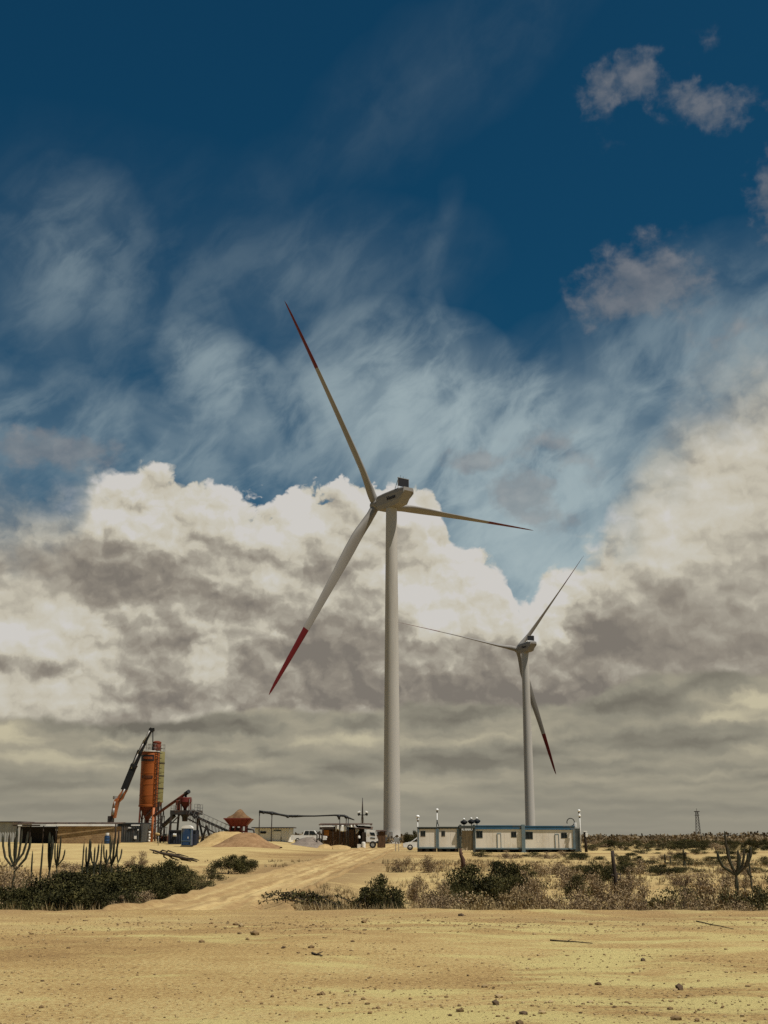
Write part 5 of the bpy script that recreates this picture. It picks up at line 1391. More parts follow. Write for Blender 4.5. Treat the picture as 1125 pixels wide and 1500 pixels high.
side_car('parked_car', p, [(0.05, 0.35), (4.3, 0.35), (4.35, 0.85), (3.9, 1.0), (3.2, 1.5), (1.7, 1.52), (1.0, 1.02), (0.2, 0.88), (0.0, 0.6)],
         [[(1.16, 1.04), (1.78, 1.44), (2.4, 1.44), (2.4, 1.04)], [(2.5, 1.04), (2.5, 1.44), (3.12, 1.42), (3.6, 1.04)]], 1.7, (0.85, 3.5), M['white'], 'white car parked behind the left end of the cabins, beside the turbine tower', 'car', [(0.06, 0.72)])
Yc = 172; p = atg(426, Yc)
side_car('pickup_truck', p, [(0.0, 0.45), (4.9, 0.45), (4.95, 0.95), (3.75, 1.08), (3.25, 1.72), (1.9, 1.74), (1.6, 1.1), (0.0, 1.08)],
         [[(1.78, 1.12), (2.0, 1.66), (2.5, 1.66), (2.5, 1.12)], [(2.58, 1.12), (2.58, 1.66), (3.18, 1.64), (3.58, 1.12)]], 1.75, (0.95, 3.95), M['white'], 'white pickup truck parked behind the grey gravel heap', 'pickup truck', [(4.93, 0.8)])
pile('grey_gravel_pile', [(420, 1239), (432, 1234), (440, 1229), (450, 1225), (458, 1225.5), (468, 1232), (478, 1239)], 164, 3.2, M['gravel_grey'], 'grey gravel heap left of the shack', 5)

# ------------------------------------------------------------------ white shed
Y = 176; x0, x1 = xw(373, Y), xw(424.5, Y); g = ground((x0 + x1) / 2, Y); zt = zw(1213.0, Y)
t = thing('white_shed', ((x0 + x1) / 2, Y, g), 'white corrugated shed with a flat overhanging roof behind the gravel pile', 'shed')
b = MB(); b.corr((x0, Y, 0), (x1, Y, 0), g - 0.1, zt, 0.025, 0.42); b.corr((x1, Y, 0), (x1 + 0.2, Y + 4, 0), g - 0.1, zt, 0.025, 0.42); b.box(((x0 + x1) / 2, Y + 2.1, (g + zt) / 2 - 0.05), (x1 - x0 - 0.1, 3.9, zt - g - 0.1)); b.build('wall', M['shed'], t)
b = MB(); b.box(((x0 + x1) / 2 + 0.1, Y + 1.8, zt + 0.06), (x1 - x0 + 1.0, 5.4, 0.13)); 
for k in range(14): b.box((lerp(x0, x1, k / 13), Y - 0.95, zt - 0.02), (0.12, 0.12, 0.1))
b.build('roof', M['steel'], t)
b = MB(); b.box((xw(385.5, Y), Y - 0.09, zw(1219.6, Y)), (wpx(8.5, Y), 0.06, wpx(3, Y))); b.build('window', M['glass'], t)
b = MB(); b.box((xw(406, Y), Y - 0.1, (g + zw(1217.5, Y)) / 2), (wpx(10.5, Y), 0.05, zw(1217.5, Y) - g)); d_ = b.build('door', M['shed'], t)
b = MB(); b.box((xw(406, Y), Y - 0.12, zw(1217.0, Y)), (wpx(10.5, Y), 0.1, 0.12)); b.box((xw(411.6, Y), Y - 0.12, zw(1229, Y)), (0.1, 0.06, wpx(5, Y))); b.build('door_frame', M['dkframe'], d_)

# overhead pipe on posts with sagging wrap
Y = 170
t = thing('overhead_pipe', atg(379.5, Y), 'long thin black overhead pipe on posts reaching from the gravel pile to the shack', 'pipe')
pts = [(378.5, 1189), (388, 1190), (398, 1191), (408, 1193), (420, 1195.3), (432, 1195.6), (445, 1195.4), (460, 1195.4), (475, 1194.8), (490, 1194.2), (504, 1195), (512, 1198.5), (519, 1201.2)]
b = MB(); b.tube([P3(x, y, Y) for x, y in pts], [0.2, 0.17, 0.22, 0.14, 0.16, 0.18, 0.11, 0.10, 0.10, 0.11, 0.17, 0.12, 0.06], 9); b.build('pipe', M['black'], t)
b = MB()
for (x, y, r) in ((385, 1190.3, 0.24), (392, 1190.2, 0.2), (397.5, 1192, 0.28), (421, 1196.3, 0.24), (428, 1195.8, 0.22), (436, 1195.3, 0.2), (496, 1196, 0.26), (507, 1197, 0.28)): b.ball(P3(x, y, Y), r, 8, 0.8)
b.tube([P3(496.3, 1194.5, Y), P3(496.5, 1200.5, Y)], 0.16, 8); b.build('wrapped_joint', M['black'], t)
for px in (379.3, 397.3, 497.5, 507, 510): 
    b = MB(); q = atg(px, Y); tp_ = 1190 if px < 400 else 1196; b.tube([q - Vector((0, 0, 0.2)), P3(px + (0.4 if px == 397.3 else 0), tp_, Y)], [0.075, 0.06], 8); b.build('support_post', M['steel'] if px < 509 else M['black'], t)

# ------------------------------------------------------------------ shack beside the track
Y = 180; g = ground(xw(505, Y), Y); xa, xb = xw(472, Y), xw(523, Y); zt = zw(1207.2, Y)
t = thing('roadside_shack', (xw(505, Y), Y, g), 'ramshackle timber shack with a dark tin roof and white tarpaulins beside the track', 'shack')
b = MB(); b.box((xw(506, Y), Y + 2.2, zt), (xw(545, Y) - xw(467, Y), 5.6, 0.14), 0, 0, R(2.2)); b.box((xw(532, Y), Y + 0.6, zw(1212, Y)), (xw(547, Y) - xw(519, Y), 3.2, 0.10), 0, 0, R(6), R(5)); b.build('roof', M['tin'], t)
b = MB(); b.box((xw(479, Y), Y - 0.72, zw(1210.5, Y)), (xw(488, Y) - xw(468.5, Y), 0.06, 0.17), 0, 0.01).seg(); b.box((xw(533, Y), Y - 0.66, zw(1208.8, Y)), (xw(542, Y) - xw(524, Y), 0.05, 0.12)); b.build('white_fascia', M['white'], t)
b = MB(); b.box((xw(479, Y), Y - 0.6, zw(1213.5, Y)), (xw(489, Y) - xw(467.5, Y), 0.3, wpx(3.4, Y)), 0, 0.03); b.build('dark_awning', M['darkwood'], t)
b = MB(); rq = random.Random(3); x = xa
while x < xb:
    w_ = rq.uniform(0.10, 0.26); b.box((x + w_ / 2, Y + rq.uniform(-0.05, 0.05), (g + zw(1216, Y)) / 2 + rq.uniform(-0.15, 0.25)), (w_ * 0.96, 0.06, zw(1216, Y) - g), 0, 0, 0, rq.uniform(-0.02, 0.02)); x += w_ * rq.uniform(0.95, 1.25)
b.box(((xa + xb) / 2, Y + 0.14, g + 1.0), (xb - xa, 0.07, 0.14)); b.build('board_wall', M['wood'], t)
b = MB(); b.box(((xa + xw(533, Y)) / 2, Y + 2.8, (g + zt) / 2 - 0.15), (xw(533, Y) - xa - 0.2, 3.6, zt - g - 0.4)); b.build('inner_dark_box', M['dark_fill'], t)  # solid dark box filling the shack behind the boards
b = MB(); b.box((xw(478.3, Y), Y - 0.1, zw(1220, Y)), (wpx(7.6, Y), 0.06, wpx(8.2, Y)), 0, 0.01, 0, 0.03); b.build('orange_board', M['plank'], t)
b = MB()
for px, top in ((472.5, 1209), (487.5, 1208), (503, 1208), (519, 1208), (533, 1209)): b.tube([(xw(px, Y), Y - 0.35, ground(xw(px, Y), Y) - 0.2), (xw(px + 0.2, Y), Y - 0.35, zw(top, Y))], 0.075, 7).seg()
b.build('roof_post', M['darkwood'], t)
def cloth(outline, Yk, name, parent, seed):
    """hanging tarpaulin: a folded grid between a top and a bottom edge"""
    top, bot = outline; n = 22; vs = []
    for j in range(7):
        f = j / 6
        for i in range(n + 1):
            s_ = i / n
            def ev(L_): 
                k = s_ * (len(L_) - 1); a = min(int(k), len(L_) - 2); return lerp(L_[a][0], L_[a + 1][0], k - a), lerp(L_[a][1], L_[a + 1][1], k - a)
            (tx_, ty_), (bx_, by_) = ev(top), ev(bot)
            q = P3(lerp(tx_, bx_, f), lerp(ty_, by_, f), Yk); q.y += (0.10 + 0.10 * f) * math.sin(s_ * 17 + seed) + 0.06 * math.sin(s_ * 41 + seed * 2); vs.append(q)
    m_ = MB(); m_.add(vs, [(j * (n + 1) + i, j * (n + 1) + i + 1, (j + 1) * (n + 1) + i + 1, (j + 1) * (n + 1) + i) for j in range(6) for i in range(n)], True)
    o = m_.build(name, M['tarp'], parent)
    so = o.modifiers.new('thickness', 'SOLIDIFY'); so.thickness = 0.015
    return o
tl = 'white tarpaulins hung on the shack'
def tarp(outl, sd, lab):
    p_ = P3(outl[0][0][0], outl[0][0][1], Y - 0.55); o = cloth(outl, Y - 0.55, 'tarpaulin', None, sd)
    base = p_
    for v_ in o.data.vertices: v_.co -= base
    o.location = base; tag(o, lab, 'tarpaulin', tl)
tarp(([(490.5, 1209.3), (500, 1208.8), (507.5, 1208.8)], [(492, 1219), (493.5, 1214), (497, 1217.5), (503, 1218.6), (508.5, 1217)]), 0.5, 'largest white tarpaulin draped from the middle of the shack roof')
tarp(([(507.5, 1208.6), (520, 1208.4)], [(507.5, 1211.4), (520.5, 1212.2)]), 1.5, 'narrow white tarpaulin strip along the shack roof edge, right of the largest tarpaulin')
tarp(([(520.5, 1211), (524.5, 1212)], [(521.5, 1221.5), (526, 1217)]), 2.5, 'small white tarpaulin hanging at the right corner of the shack')
for k, (px, py, r, lab) in enumerate([(526, 1226, 1.9, 'upper of two small white jugs at the right end of the shack'), (526, 1232.5, 2.0, 'lower of two small white jugs at the right end of the shack'), (532.5, 1229.5, 3.0, 'tall white plastic drum between the shack and the white truck')]):
    q = P3(px, py + r, Y - 0.9); rr2 = wpx(r, Y); b = MB(); hh = rr2 * (2.0 if k < 2 else 3.2)
    if k == 0: b.box((q.x, q.y, (ground(q.x, q.y) + q.z) / 2 - 0.42), (0.5, 0.4, max(0.1, q.z - ground(q.x, q.y) - 0.8)))
    b.lathe((q.x, q.y, q.z if k == 0 else ground(q.x, q.y)), [(0.01, 0), (rr2, 0.0), (rr2, hh * 0.7), (rr2 * 0.8, hh * 0.85), (rr2 * 0.35, hh * 0.92), (rr2 * 0.35, hh), (0.01, hh)], 14)
    tag(b.build('plastic_drum', M['tarp'], loc=(q.x, q.y, ground(q.x, q.y))), lab, 'drum', 'white drums and jugs by the shack')
for px, top, lab in ((464.2, 1218, 'dark fence post left of the shack, leftmost of three'), (468.0, 1217.5, 'dark fence post left of the shack, middle one of three'), (472.0, 1213, 'tallest dark fence post touching the left corner of the shack')):
    Yp = 163 if px < 465 else 172; p = atg(px, Yp); b = MB(); b.tube([p - Vector((0, 0, 0.2)), (p.x, Yp, lerp(p.z, zw(top, Yp), .5)), (p.x + 0.03, Yp, zw(top, Yp))], [0.10, 0.085, 0.08], 7); tag(b.build('fence_post', M['darkwood'], loc=p), lab, 'post', 'fence posts left of the shack')
pile('sand_heap', [(463, 1241), (469, 1238), (476, 1236.3), (482, 1237.3), (487, 1240)], 162, 1.4, M['sand_tan'], 'small pale sand heap in front of the left corner of the shack', 8)
pile('sand_ridge', [(482, 1240.4), (488, 1238.2), (499, 1237.6), (508, 1239), (514, 1241)], 164, 1.1, M['sand_tan'], 'low pale sand ridge in front of the middle of the shack', 9)

# white truck facing right
Y = 175; p = atg(545, Y); g = p.z; 
t = thing('white_truck', p, 'white flat nosed truck cab parked at the right end of the shack', 'truck')
b = MB(); ol = [(536.5, 1233), (536.5, 1216.5), (539, 1214.8), (549.3, 1216.3), (551.2, 1224), (553.6, 1229.5), (553.6, 1233.5)]
b.prism([P3(x, y, Y) for x, y in ol], (0, 2.2, 0)); b.build('cab', M['white'], t)
b = MB(); b.prism([P3(x, y, Y - 0.03) for x, y in [(541.5, 1219.3), (548.4, 1219.6), (549.8, 1224.3), (543.2, 1223.6)]], (0, 0.06, 0)); b.build('side_window', M['glass'], t)
b = MB(); b.prism([P3(x, y, Y + 0.2) for x, y in [(549.5, 1217.5), (549.9, 1217.5), (551.4, 1223.5), (551.0, 1223.5)]], (0, 1.8, 0)); b.build('windscreen', M['glass'], t)
b = MB(); b.box(P3(546, 1227.6, Y - 0.02), (wpx(7, Y), 0.04, wpx(1.6, Y)), 0, 0, 0, 0.1); b.build('door_stripe', M['dkframe'], t)
b = MB(); b.box(P3(552.8, 1233.5, Y + 1.1), (0.35, 2.2, 0.35), 0, 0.04); b.build('bumper', M['steel'], t)
b = MB(); b.box(P3(536, 1231.5, Y + 1.1), (wpx(16, Y), 1.0, 0.3)); b.build('chassis', M['steel'], t)
b = MB(); b.box(P3(533.2, 1225.5, Y + 1.1), (wpx(5.5, Y), 1.9, 1.2), 0, 0.02); b.build('cargo_bed', M['darkwood'], t)
for px in (546,): 
    xx = xw(px, Y); wheel(t, (xx, Y + 0.1, ground(xx, Y) + 0.48), 0.48, 0.28); wheel(t, (xx, Y + 2.1, ground(xx, Y) + 0.48), 0.48, 0.28)
b = MB(); b.box(P3(554.2, 1222, Y + 0.0), (0.12, 0.25, 0.4), 0, 0.03); b.bar(P3(551, 1220, Y + 0.05), P3(554, 1221, Y), 0.04); b.build('mirror', M['black'], t)

# brown crate shed between the truck and the tower
Y = 186; x0, x1 = xw(552.5, Y), xw(564, Y); g = ground(x0, Y); zt = zw(1217, Y)
t = thing('timber_bin', ((x0 + x1) / 2, Y, g), 'small dark brown timber lean-to between the white truck and the turbine tower', 'lean-to')
b = MB(); x = x0
while x < x1: b.box((x + 0.1, Y, (g + zt) / 2), (0.18, 0.06, zt - g - 0.05 - 0.2 * (int(x * 7) % 2))); x += 0.21
b.build('board_wall', M['wood'], t)
b = MB(); b.box(((x0 + x1) / 2, Y + 1.1, zt + 0.02), (x1 - x0 + 0.4, 2.6, 0.10), 0, 0, R(3)); b.build('roof', M['tin'], t)
b = MB(); b.box(((x0 + x1) / 2, Y + 1.2, (g + zt) / 2 - 0.05), (x1 - x0 - 0.1, 2.0, zt - g - 0.15)); b.build('inner_dark_box', M['dark_fill'], t)  # solid dark box filling the lean-to

# lamp mast beyond the shack
Y = 205; p = atg(530.8, Y)
t = thing('light_mast', p, 'tall dark light mast with two white lamps rising behind the shack', 'light mast')
b = MB(); b.tube([p, (p.x, Y, zw(1185, Y)), (p.x, Y, zw(1168.5, Y))], [0.16, 0.12, 0.05], 8)
b.bar(P3(526.3, 1193.8, Y), P3(536.5, 1193.8, Y), 0.12); b.bar(P3(528.5, 1206, Y), P3(530.5, 1188, Y), 0.06); b.bar(P3(533, 1206, Y), P3(531, 1188, Y), 0.06); b.build('mast', M['steel'], t)
for px in (525.6, 536.8):
    q = P3(px, 1192.8, Y); b = MB(); b.box(q, (0.42, 0.4, 0.42), 0, 0.05, 0, R(-25 if px < 530 else 25)); l_ = b.build('lamp_housing', M['black'], t)
    b = MB(); b.box(q + Vector((0, -0.02, 0.36)), (0.46, 0.4, 0.26), 0, 0.06, 0, R(-25 if px < 530 else 25)); b.build('lamp_face', M['lamp'], l_)

# far lattice pylon on the right
Y = 1150; p = Vector((xw(1023, Y), Y, ground(xw(1023, Y), Y)))
t = thing('lattice_pylon', p, 'distant dark lattice mast on the horizon at the right', 'pylon')
b = MB(); zt = zw(1189, Y); H = zt - p.z; bw, tw_ = 2.2, 0.9
def cw(f): return lerp(bw, tw_, f)
for sx, sy in ((-1, -1), (1, -1), (1, 1), (-1, 1)): b.bar((p.x + sx * bw, Y + sy * bw, p.z), (p.x + sx * tw_, Y + sy * tw_, zt), 0.34)
n = 9
for k in range(n):
    f0, f1 = k / n, (k + 1) / n
    for s in (-1, 1):
        b.bar((p.x - s * cw(f0), Y - cw(f0), p.z + H * f0), (p.x + s * cw(f1), Y - cw(f1), p.z + H * f1), 0.22)
    b.bar((p.x - cw(f1), Y - cw(f1), p.z + H * f1), (p.x + cw(f1), Y - cw(f1), p.z + H * f1), 0.22)
b.build('lattice', M['steel'], t)
b = MB(); b.box((p.x, Y, zt + 0.2), (4.6, 3.0, 0.7)); b.bar((p.x, Y, zt), (p.x, Y, zt + 3), 0.3); b.box((p.x, Y, zt - 3.2), (4.0, 2.4, 0.4)); b.build('top_platform', M['steel'], t)
# ------------------------------------------------------------------ vegetation
def quad(vs, fs, c, d, w, l, up):
    x = d.cross(up)
    if x.length < 1e-4: x = Vector((1, 0, 0))
    x = x.normalized() * w * 0.5; o = len(vs)
    vs += [c - x * 0.6, c + x * 0.6, c + d * l * 0.6 + x, c + d * l, c + d * l * 0.6 - x]
    fs.append((o, o + 1, o + 2, o + 3, o + 4))

def rdir(rq, zmin=-1.0):
    while True:
        v = Vector((rq.uniform(-1, 1), rq.uniform(-1, 1), rq.uniform(zmin, 1)))
        if 0.05 < v.length < 1: return v.normalized()

def bush_meshes(name, seed, w, h, leaves, leaf, leaf_m, twig_m, clumps=14, twigs=70, open_=0.0):
    """a shrub of a given width and height: branching stems and many small leaves gathered in uneven clumps"""
    rq = random.Random(seed); b = MB(); cl = []
    for i in range(clumps):
        a = rq.uniform(0, 6.283); r = (rq.random() ** 0.6) * w * 0.5; lim = math.sqrt(max(0.08, 1 - (2 * r / w) ** 2))
        z = h * lim * rq.uniform(0.30, 0.92)
        c = Vector((r * math.cos(a), r * math.sin(a), z)); R_ = h * rq.uniform(0.14, 0.30); cl.append((c, R_))
        st = Vector((rq.uniform(-0.08, 0.08), rq.uniform(-0.08, 0.08), -0.12)) * 1.0
        m1 = st.lerp(c, 0.35) + Vector((rq.uniform(-.1, .1), rq.uniform(-.1, .1), -0.08 * h)); m2 = st.lerp(c, 0.7) + rdir(rq) * 0.08 * h
        r0 = rq.uniform(0.012, 0.024) * (0.6 + w / 4)
        b.tube([st, m1, m2, c], [r0, r0 * 0.8, r0 * 0.55, r0 * 0.3], 5, cap=False)
        for k in range(twigs // clumps):
            p = m1.lerp(c, rq.random()); d = (rdir(rq, -0.2) + (c - m1).normalized() * 0.7).normalized(); l = h * rq.uniform(0.12, 0.38)
            q = p + d * l * 0.5 + rdir(rq) * 0.03; e = p + d * l + Vector((0, 0, rq.uniform(-0.03, 0.06)))
            b.tube([p, q, e], [r0 * 0.35, r0 * 0.26, r0 * 0.12], 3, cap=False)
    vs, fs = [], []
    for i in range(leaves):
        c, R_ = cl[int(rq.random() * len(cl))]
        d = rdir(rq); rr = R_ * (rq.random() ** 0.45) * rq.choice((1.0, 1.0, 1.25))
        p = c + Vector((d.x * rr * 1.5, d.y * rr * 1.5, d.z * rr * 0.85))
        if p.z < 0.01: p.z = abs(p.z) * 0.5 + 0.01
        dd = (rdir(rq) + Vector((0, 0, 0.25))).normalized()
        quad(vs, fs, p, dd, leaf * rq.uniform(0.5, 0.9), leaf * rq.uniform(0.8, 1.6), rdir(rq))
    me_t = bpy.data.meshes.new(name + '_stems'); me_t.from_pydata(b.v, [], b.f); me_t.polygons.foreach_set('use_smooth', [True] * len(me_t.polygons)); me_t.materials.append(twig_m)
    me_l = bpy.data.meshes.new(name + '_leaves'); me_l.from_pydata(vs, [], fs); me_l.materials.append(leaf_m)
    return me_t, me_l

PROTO = {
    'green': [bush_meshes('thorn_bush', 11 + k, 2.6, 1.25, 6500, 0.058, M['leaf'], M['bark'], 18, 120) for k in range(4)],
    'olive': [bush_meshes('olive_bush', 31 + k, 1.9, 0.95, 2600, 0.050, M['leaf_olive'], M['twig'], 13, 150) for k in range(3)],
    'dry': [bush_meshes('dry_bush', 51 + k, 1.7, 0.85, 1700, 0.045, M['leaf_dry'], M['twig'], 14, 300) for k in range(5)],
    'straw': [bush_meshes('straw_bush', 71 + k, 1.3, 0.55, 1300, 0.040, M['leaf_straw'], M['twig'], 12, 160) for k in range(3)],
}
bq = random.Random(21)
def bush(kind, x, y, w, h, label, group, cat='bush', name=None):
    pr = PROTO[kind]; mt_, ml_ = pr[bq.randrange(len(pr))]
    base = {'green': (2.6, 1.25), 'olive': (1.9, 0.95), 'dry': (1.7, 0.85), 'straw': (1.3, 0.55)}[kind]
    t = thing(name or {'green': 'thorn_bush', 'olive': 'scrub_bush', 'dry': 'dry_bush', 'straw': 'dry_bush'}[kind], (x, y, ground(x, y)), label, cat, group)
    t.scale = (w / base[0], w / base[0], h / base[1]); t.rotation_euler = (0, 0, bq.uniform(0, 6.283))
    for nm, me_ in (('branches', mt_), ('foliage', ml_)):
        o = bpy.data.objects.new(nm, me_); C.objects.link(o); o.parent = t
    return t
def bush_px(kind, px, Y, wpx_, py_top, label, group, hmin=0.3):
    q = atg(px, Y); h = max(hmin, zw(py_top, Y) - q.z)
    return bush(kind, q.x, Y, wpx(wpx_, Y), h / 0.95, label, group)

# thicket left of the track
LG = 'dark green thorn bush in the dense thicket left of the dirt track'; LGg = 'thorn bushes of the left thicket'
for (px, Y, w_, top) in [(60, 33.2, 120, 1304), (118, 33.6, 130, 1300), (168, 33.4, 90, 1306), (18, 33.8, 110, 1306), (92, 35.8, 130, 1292), (150, 36.2, 120, 1290), (205, 37.0, 100, 1294),
                         (60, 37.5, 120, 1288), (120, 39.5, 130, 1280), (178, 40.5, 120, 1280), (232, 42.0, 90, 1278), (105, 43.0, 110, 1274), (160, 44.5, 120, 1270), (212, 46.5, 100, 1268),
                         (252, 47.5, 80, 1266), (140, 49.0, 100, 1266), (190, 51.5, 100, 1264), (238, 52.5, 80, 1263), (-25, 35.0, 110, 1300), (258, 40.5, 70, 1292)]:
    bush_px('green', px, Y, w_ * bq.uniform(0.85, 1.1), top + bq.uniform(-7, 8), LG, LGg)
for (px, Y, w_, top, lab) in [(12, 41, 80, 1268, 'brown dry bush at the left edge of the photo, beside the leftmost cactus'), (40, 45, 70, 1270, 'brown dry bush behind the left thicket, at the foot of the leftmost cactus'),
                              (72, 40, 70, 1279, 'brown dry bush inside the left thicket, below the thin cactus stems'), (-12, 46, 80, 1262, 'brown dry bush cut by the left edge of the photo'),
                              (8, 37, 70, 1286, 'brown dry bush low at the left edge, in front of the thorn thicket'),
                              (104, 58, 60, 1262, 'brown dry bush behind the thicket, between the two groups of cacti'), (150, 58, 70, 1260, 'brown dry bush among the right group of cacti')]:
    bush_px('dry', px, Y, w_, top, lab, None)
for (px, Y, w_, top, kind, lab) in [(203, 72, 34, 1247, 'dry', 'lone rounded dry bush on the pale sand behind the left thicket'),
                                    (334, 60, 52, 1252.5, 'green', 'left of two dark round bushes standing on sand beside the dirt track'), (362, 63, 44, 1253.5, 'green', 'right of two dark round bushes standing on sand beside the dirt track'),
                                    (308, 54, 44, 1268, 'olive', 'small olive bush left of the two dark round bushes by the track'), (276, 47, 50, 1279, 'olive', 'olive bush at the right end of the left thicket, near the track'),
                                    (300, 44, 46, 1288, 'olive', 'low olive bush closest to the left edge of the dirt track'), (262, 58, 50, 1264, 'olive', 'olive bush behind the right end of the left thicket, below the dead branch'),
                                    (186, 33.0, 40, 1312, 'dry', 'small bare brown bush at the road edge, right end of the thicket'),
                                    (214, 35.0, 50, 1304, 'dry', 'brown bush where the left thicket meets the dirt track')]:
    bush_px(kind, px, Y, w_, top, lab, None)

# brush right of the track
for (px, Y, w_, top, kind, lab) in [(566, 34.5, 70, 1283, 'green', 'dark green bush rising at the right end of the sprawling shrub by the road'), (545, 33.0, 70, 1302, 'green', 'low dark green bush in the middle of the sprawling shrub by the road'),
                                    (700, 44.0, 110, 1268, 'green', 'big dark green bush in the middle of the right brush'), (738, 46.5, 80, 1264, 'green', 'dark green bush touching the right side of the big green bush'),
                                    (668, 42.5, 50, 1287, 'green', 'small dark green bush at the left foot of the big green bush'),
                                    (872, 52.0, 50, 1262, 'green', 'dark green bush left of the bare pole in the right brush'), (848, 47, 50, 1274, 'olive', 'olive bush left of the dark bush near the bare pole'),
                                    (592, 62.0, 36, 1255, 'dry', 'upright dry bush on the sandy rise right of the track, nearest to the tower'), (633, 62.0, 42, 1253.5, 'dry', 'rounded dry bush on the sandy rise, left of the leaning stump'),
                                    (612, 45, 44, 1282, 'dry', 'dry bush on the slope below the two upright dry bushes'), (638, 38, 50, 1290, 'dry', 'dry bush left of the big green bush, near the road'),
                                    (812, 60, 46, 1262, 'dry', 'dry brown bush below the joint of the two long cabins'), (775, 58, 50, 1262, 'dry', 'dry brown bush right of the big green bush'),
                                    (935, 60, 46, 1259, 'dry', 'dry bush right of the bare pole'), (905, 75, 34, 1251, 'olive', 'small dark bush on pale sand right of the cabins')]:
    bush_px(kind, px, Y, w_, top, lab, None)
RG = 'brown dry scrub bush in the dense brush between road and cabins'; RGg = 'dry scrub bushes right of the track'
rq = random.Random(77)
def scrub_row(Y, pa, pb, step, top, wv_, kinds, lab, grp):
    px = pa
    while px < pb:
        yy = Y * rq.uniform(0.97, 1.03); k = rq.choice(kinds); p_ = px + rq.uniform(-0.3, 0.3) * step
        bush_px(k, p_, yy, wv_ * rq.uniform(0.75, 1.25), top + rq.uniform(-8, 12) * 33 / Y, lab, grp)
        px += step * rq.uniform(0.8, 1.2)
scrub_row(33.0, 598, 1190, 62, 1308, 74, ['dry', 'dry', 'straw', 'straw', 'dry'], RG, RGg)
scrub_row(35.5, 612, 1190, 78, 1300, 76, ['dry', 'dry', 'olive', 'dry'], RG, RGg)
scrub_row(39.0, 655, 1180, 86, 1291, 72, ['dry', 'straw', 'straw', 'olive'], RG, RGg)
scrub_row(44.0, 770, 1170, 88, 1282, 66, ['dry', 'olive', 'dry', 'dry'], RG, RGg)
scrub_row(51.0, 780, 1170, 72, 1272, 60, ['dry', 'olive', 'dry'], RG, RGg)
scrub_row(60.0, 850, 1160, 54, 1264, 52, ['dry', 'olive', 'green'], RG, RGg)
FG = 'small scrub bush on the pale sand flat beyond the brush, right of the cabins'; FGg = 'scrub bushes on the far sand flat'
scrub_row(76.0, 945, 1150, 44, 1254, 44, ['dry', 'olive'], FG, FGg)
scrub_row(92.0, 860, 1150, 52, 1249, 40, ['dry', 'olive', 'green'], FG, FGg)
scrub_row(120.0, 940, 1150, 40, 1241, 34, ['olive', 'green', 'dry'], FG, FGg)
scrub_row(150.0, 880, 1150, 30, 1234, 34, ['olive', 'green', 'dry'], FG, FGg)
scrub_row(185.0, 862, 1150, 24, 1229, 34, ['olive', 'green', 'dry'], FG, FGg)
for (px, Y, w_, top, kind) in [(705, 105, 34, 1246, 'olive'), (742, 100, 40, 1246, 'dry'), (775, 104, 40, 1247, 'olive'), (800, 98, 36, 1248, 'dry'), (826, 106, 34, 1246, 'dry'), (846, 100, 26, 1249, 'olive')]:
    bush_px(kind, px, Y, w_, top, 'low scrub bush growing right in front of the long cabins', 'scrub bushes before the cabins')
for (px, Y, w_, top) in [(598, 200, 20, 1219), (608, 205, 22, 1217), (618, 198, 24, 1221)]:
    bush_px('green', px, Y, w_, top, 'dark rounded tree standing behind the white car and the left end of the cabins', 'trees behind the white car').name = 'bushy_tree'

# sprawling shrub at the road edge: arching branches carrying small dark leaves
t = thing('sprawling_shrub', atg(540, 33.2), 'dark sprawling shrub with spiky branches reaching left along the far road edge', 'shrub')
b = MB(); vs, fs = [], []; rs = random.Random(4)
for k in range(34):
    p = atg(rs.uniform(490, 562), rs.uniform(32.2, 34.2)) + Vector((0, 0, 0.05)); L_ = rs.uniform(0.8, 2.3); a = rs.uniform(2.75, 3.5) if k < 26 else rs.uniform(-0.5, 0.6)
    pts = []; rise = rs.uniform(0.10, 0.62)
    for i in range(7):
        f = i / 6; pts.append(p + Vector((math.cos(a) * L_ * f, math.sin(a) * L_ * f, rise * math.sin(f * 2.3) + 0.30 * f * (1 if k % 3 == 0 else 0.35) + 0.05 * nz(f * 3, k, 1.1, 2))))
    b.tube(pts, [0.022, 0.02, 0.017, 0.014, 0.011, 0.008, 0.004], 5, cap=False)
    for i in range(34):
        f = rs.uniform(0.15, 1.0) * 6; j = min(5, int(f)); q = pts[j].lerp(pts[j + 1], f - j); d = (rdir(rs) + Vector((0, 0, 0.3))).normalized()
        if i % 6 == 0: b.tube([q, q + d * rs.uniform(0.08, 0.22)], [0.006, 0.003], 3, cap=False)
        for _ in range(4): quad(vs, fs, q + rdir(rs) * rs.uniform(0.01, 0.10), rdir(rs), 0.035, rs.uniform(0.04, 0.085), rdir(rs))
b.build('branches', M['bark'], t); m2 = MB(); m2.add([Vector(v) for v in vs], fs); m2.build('foliage', M['leaf'], t)

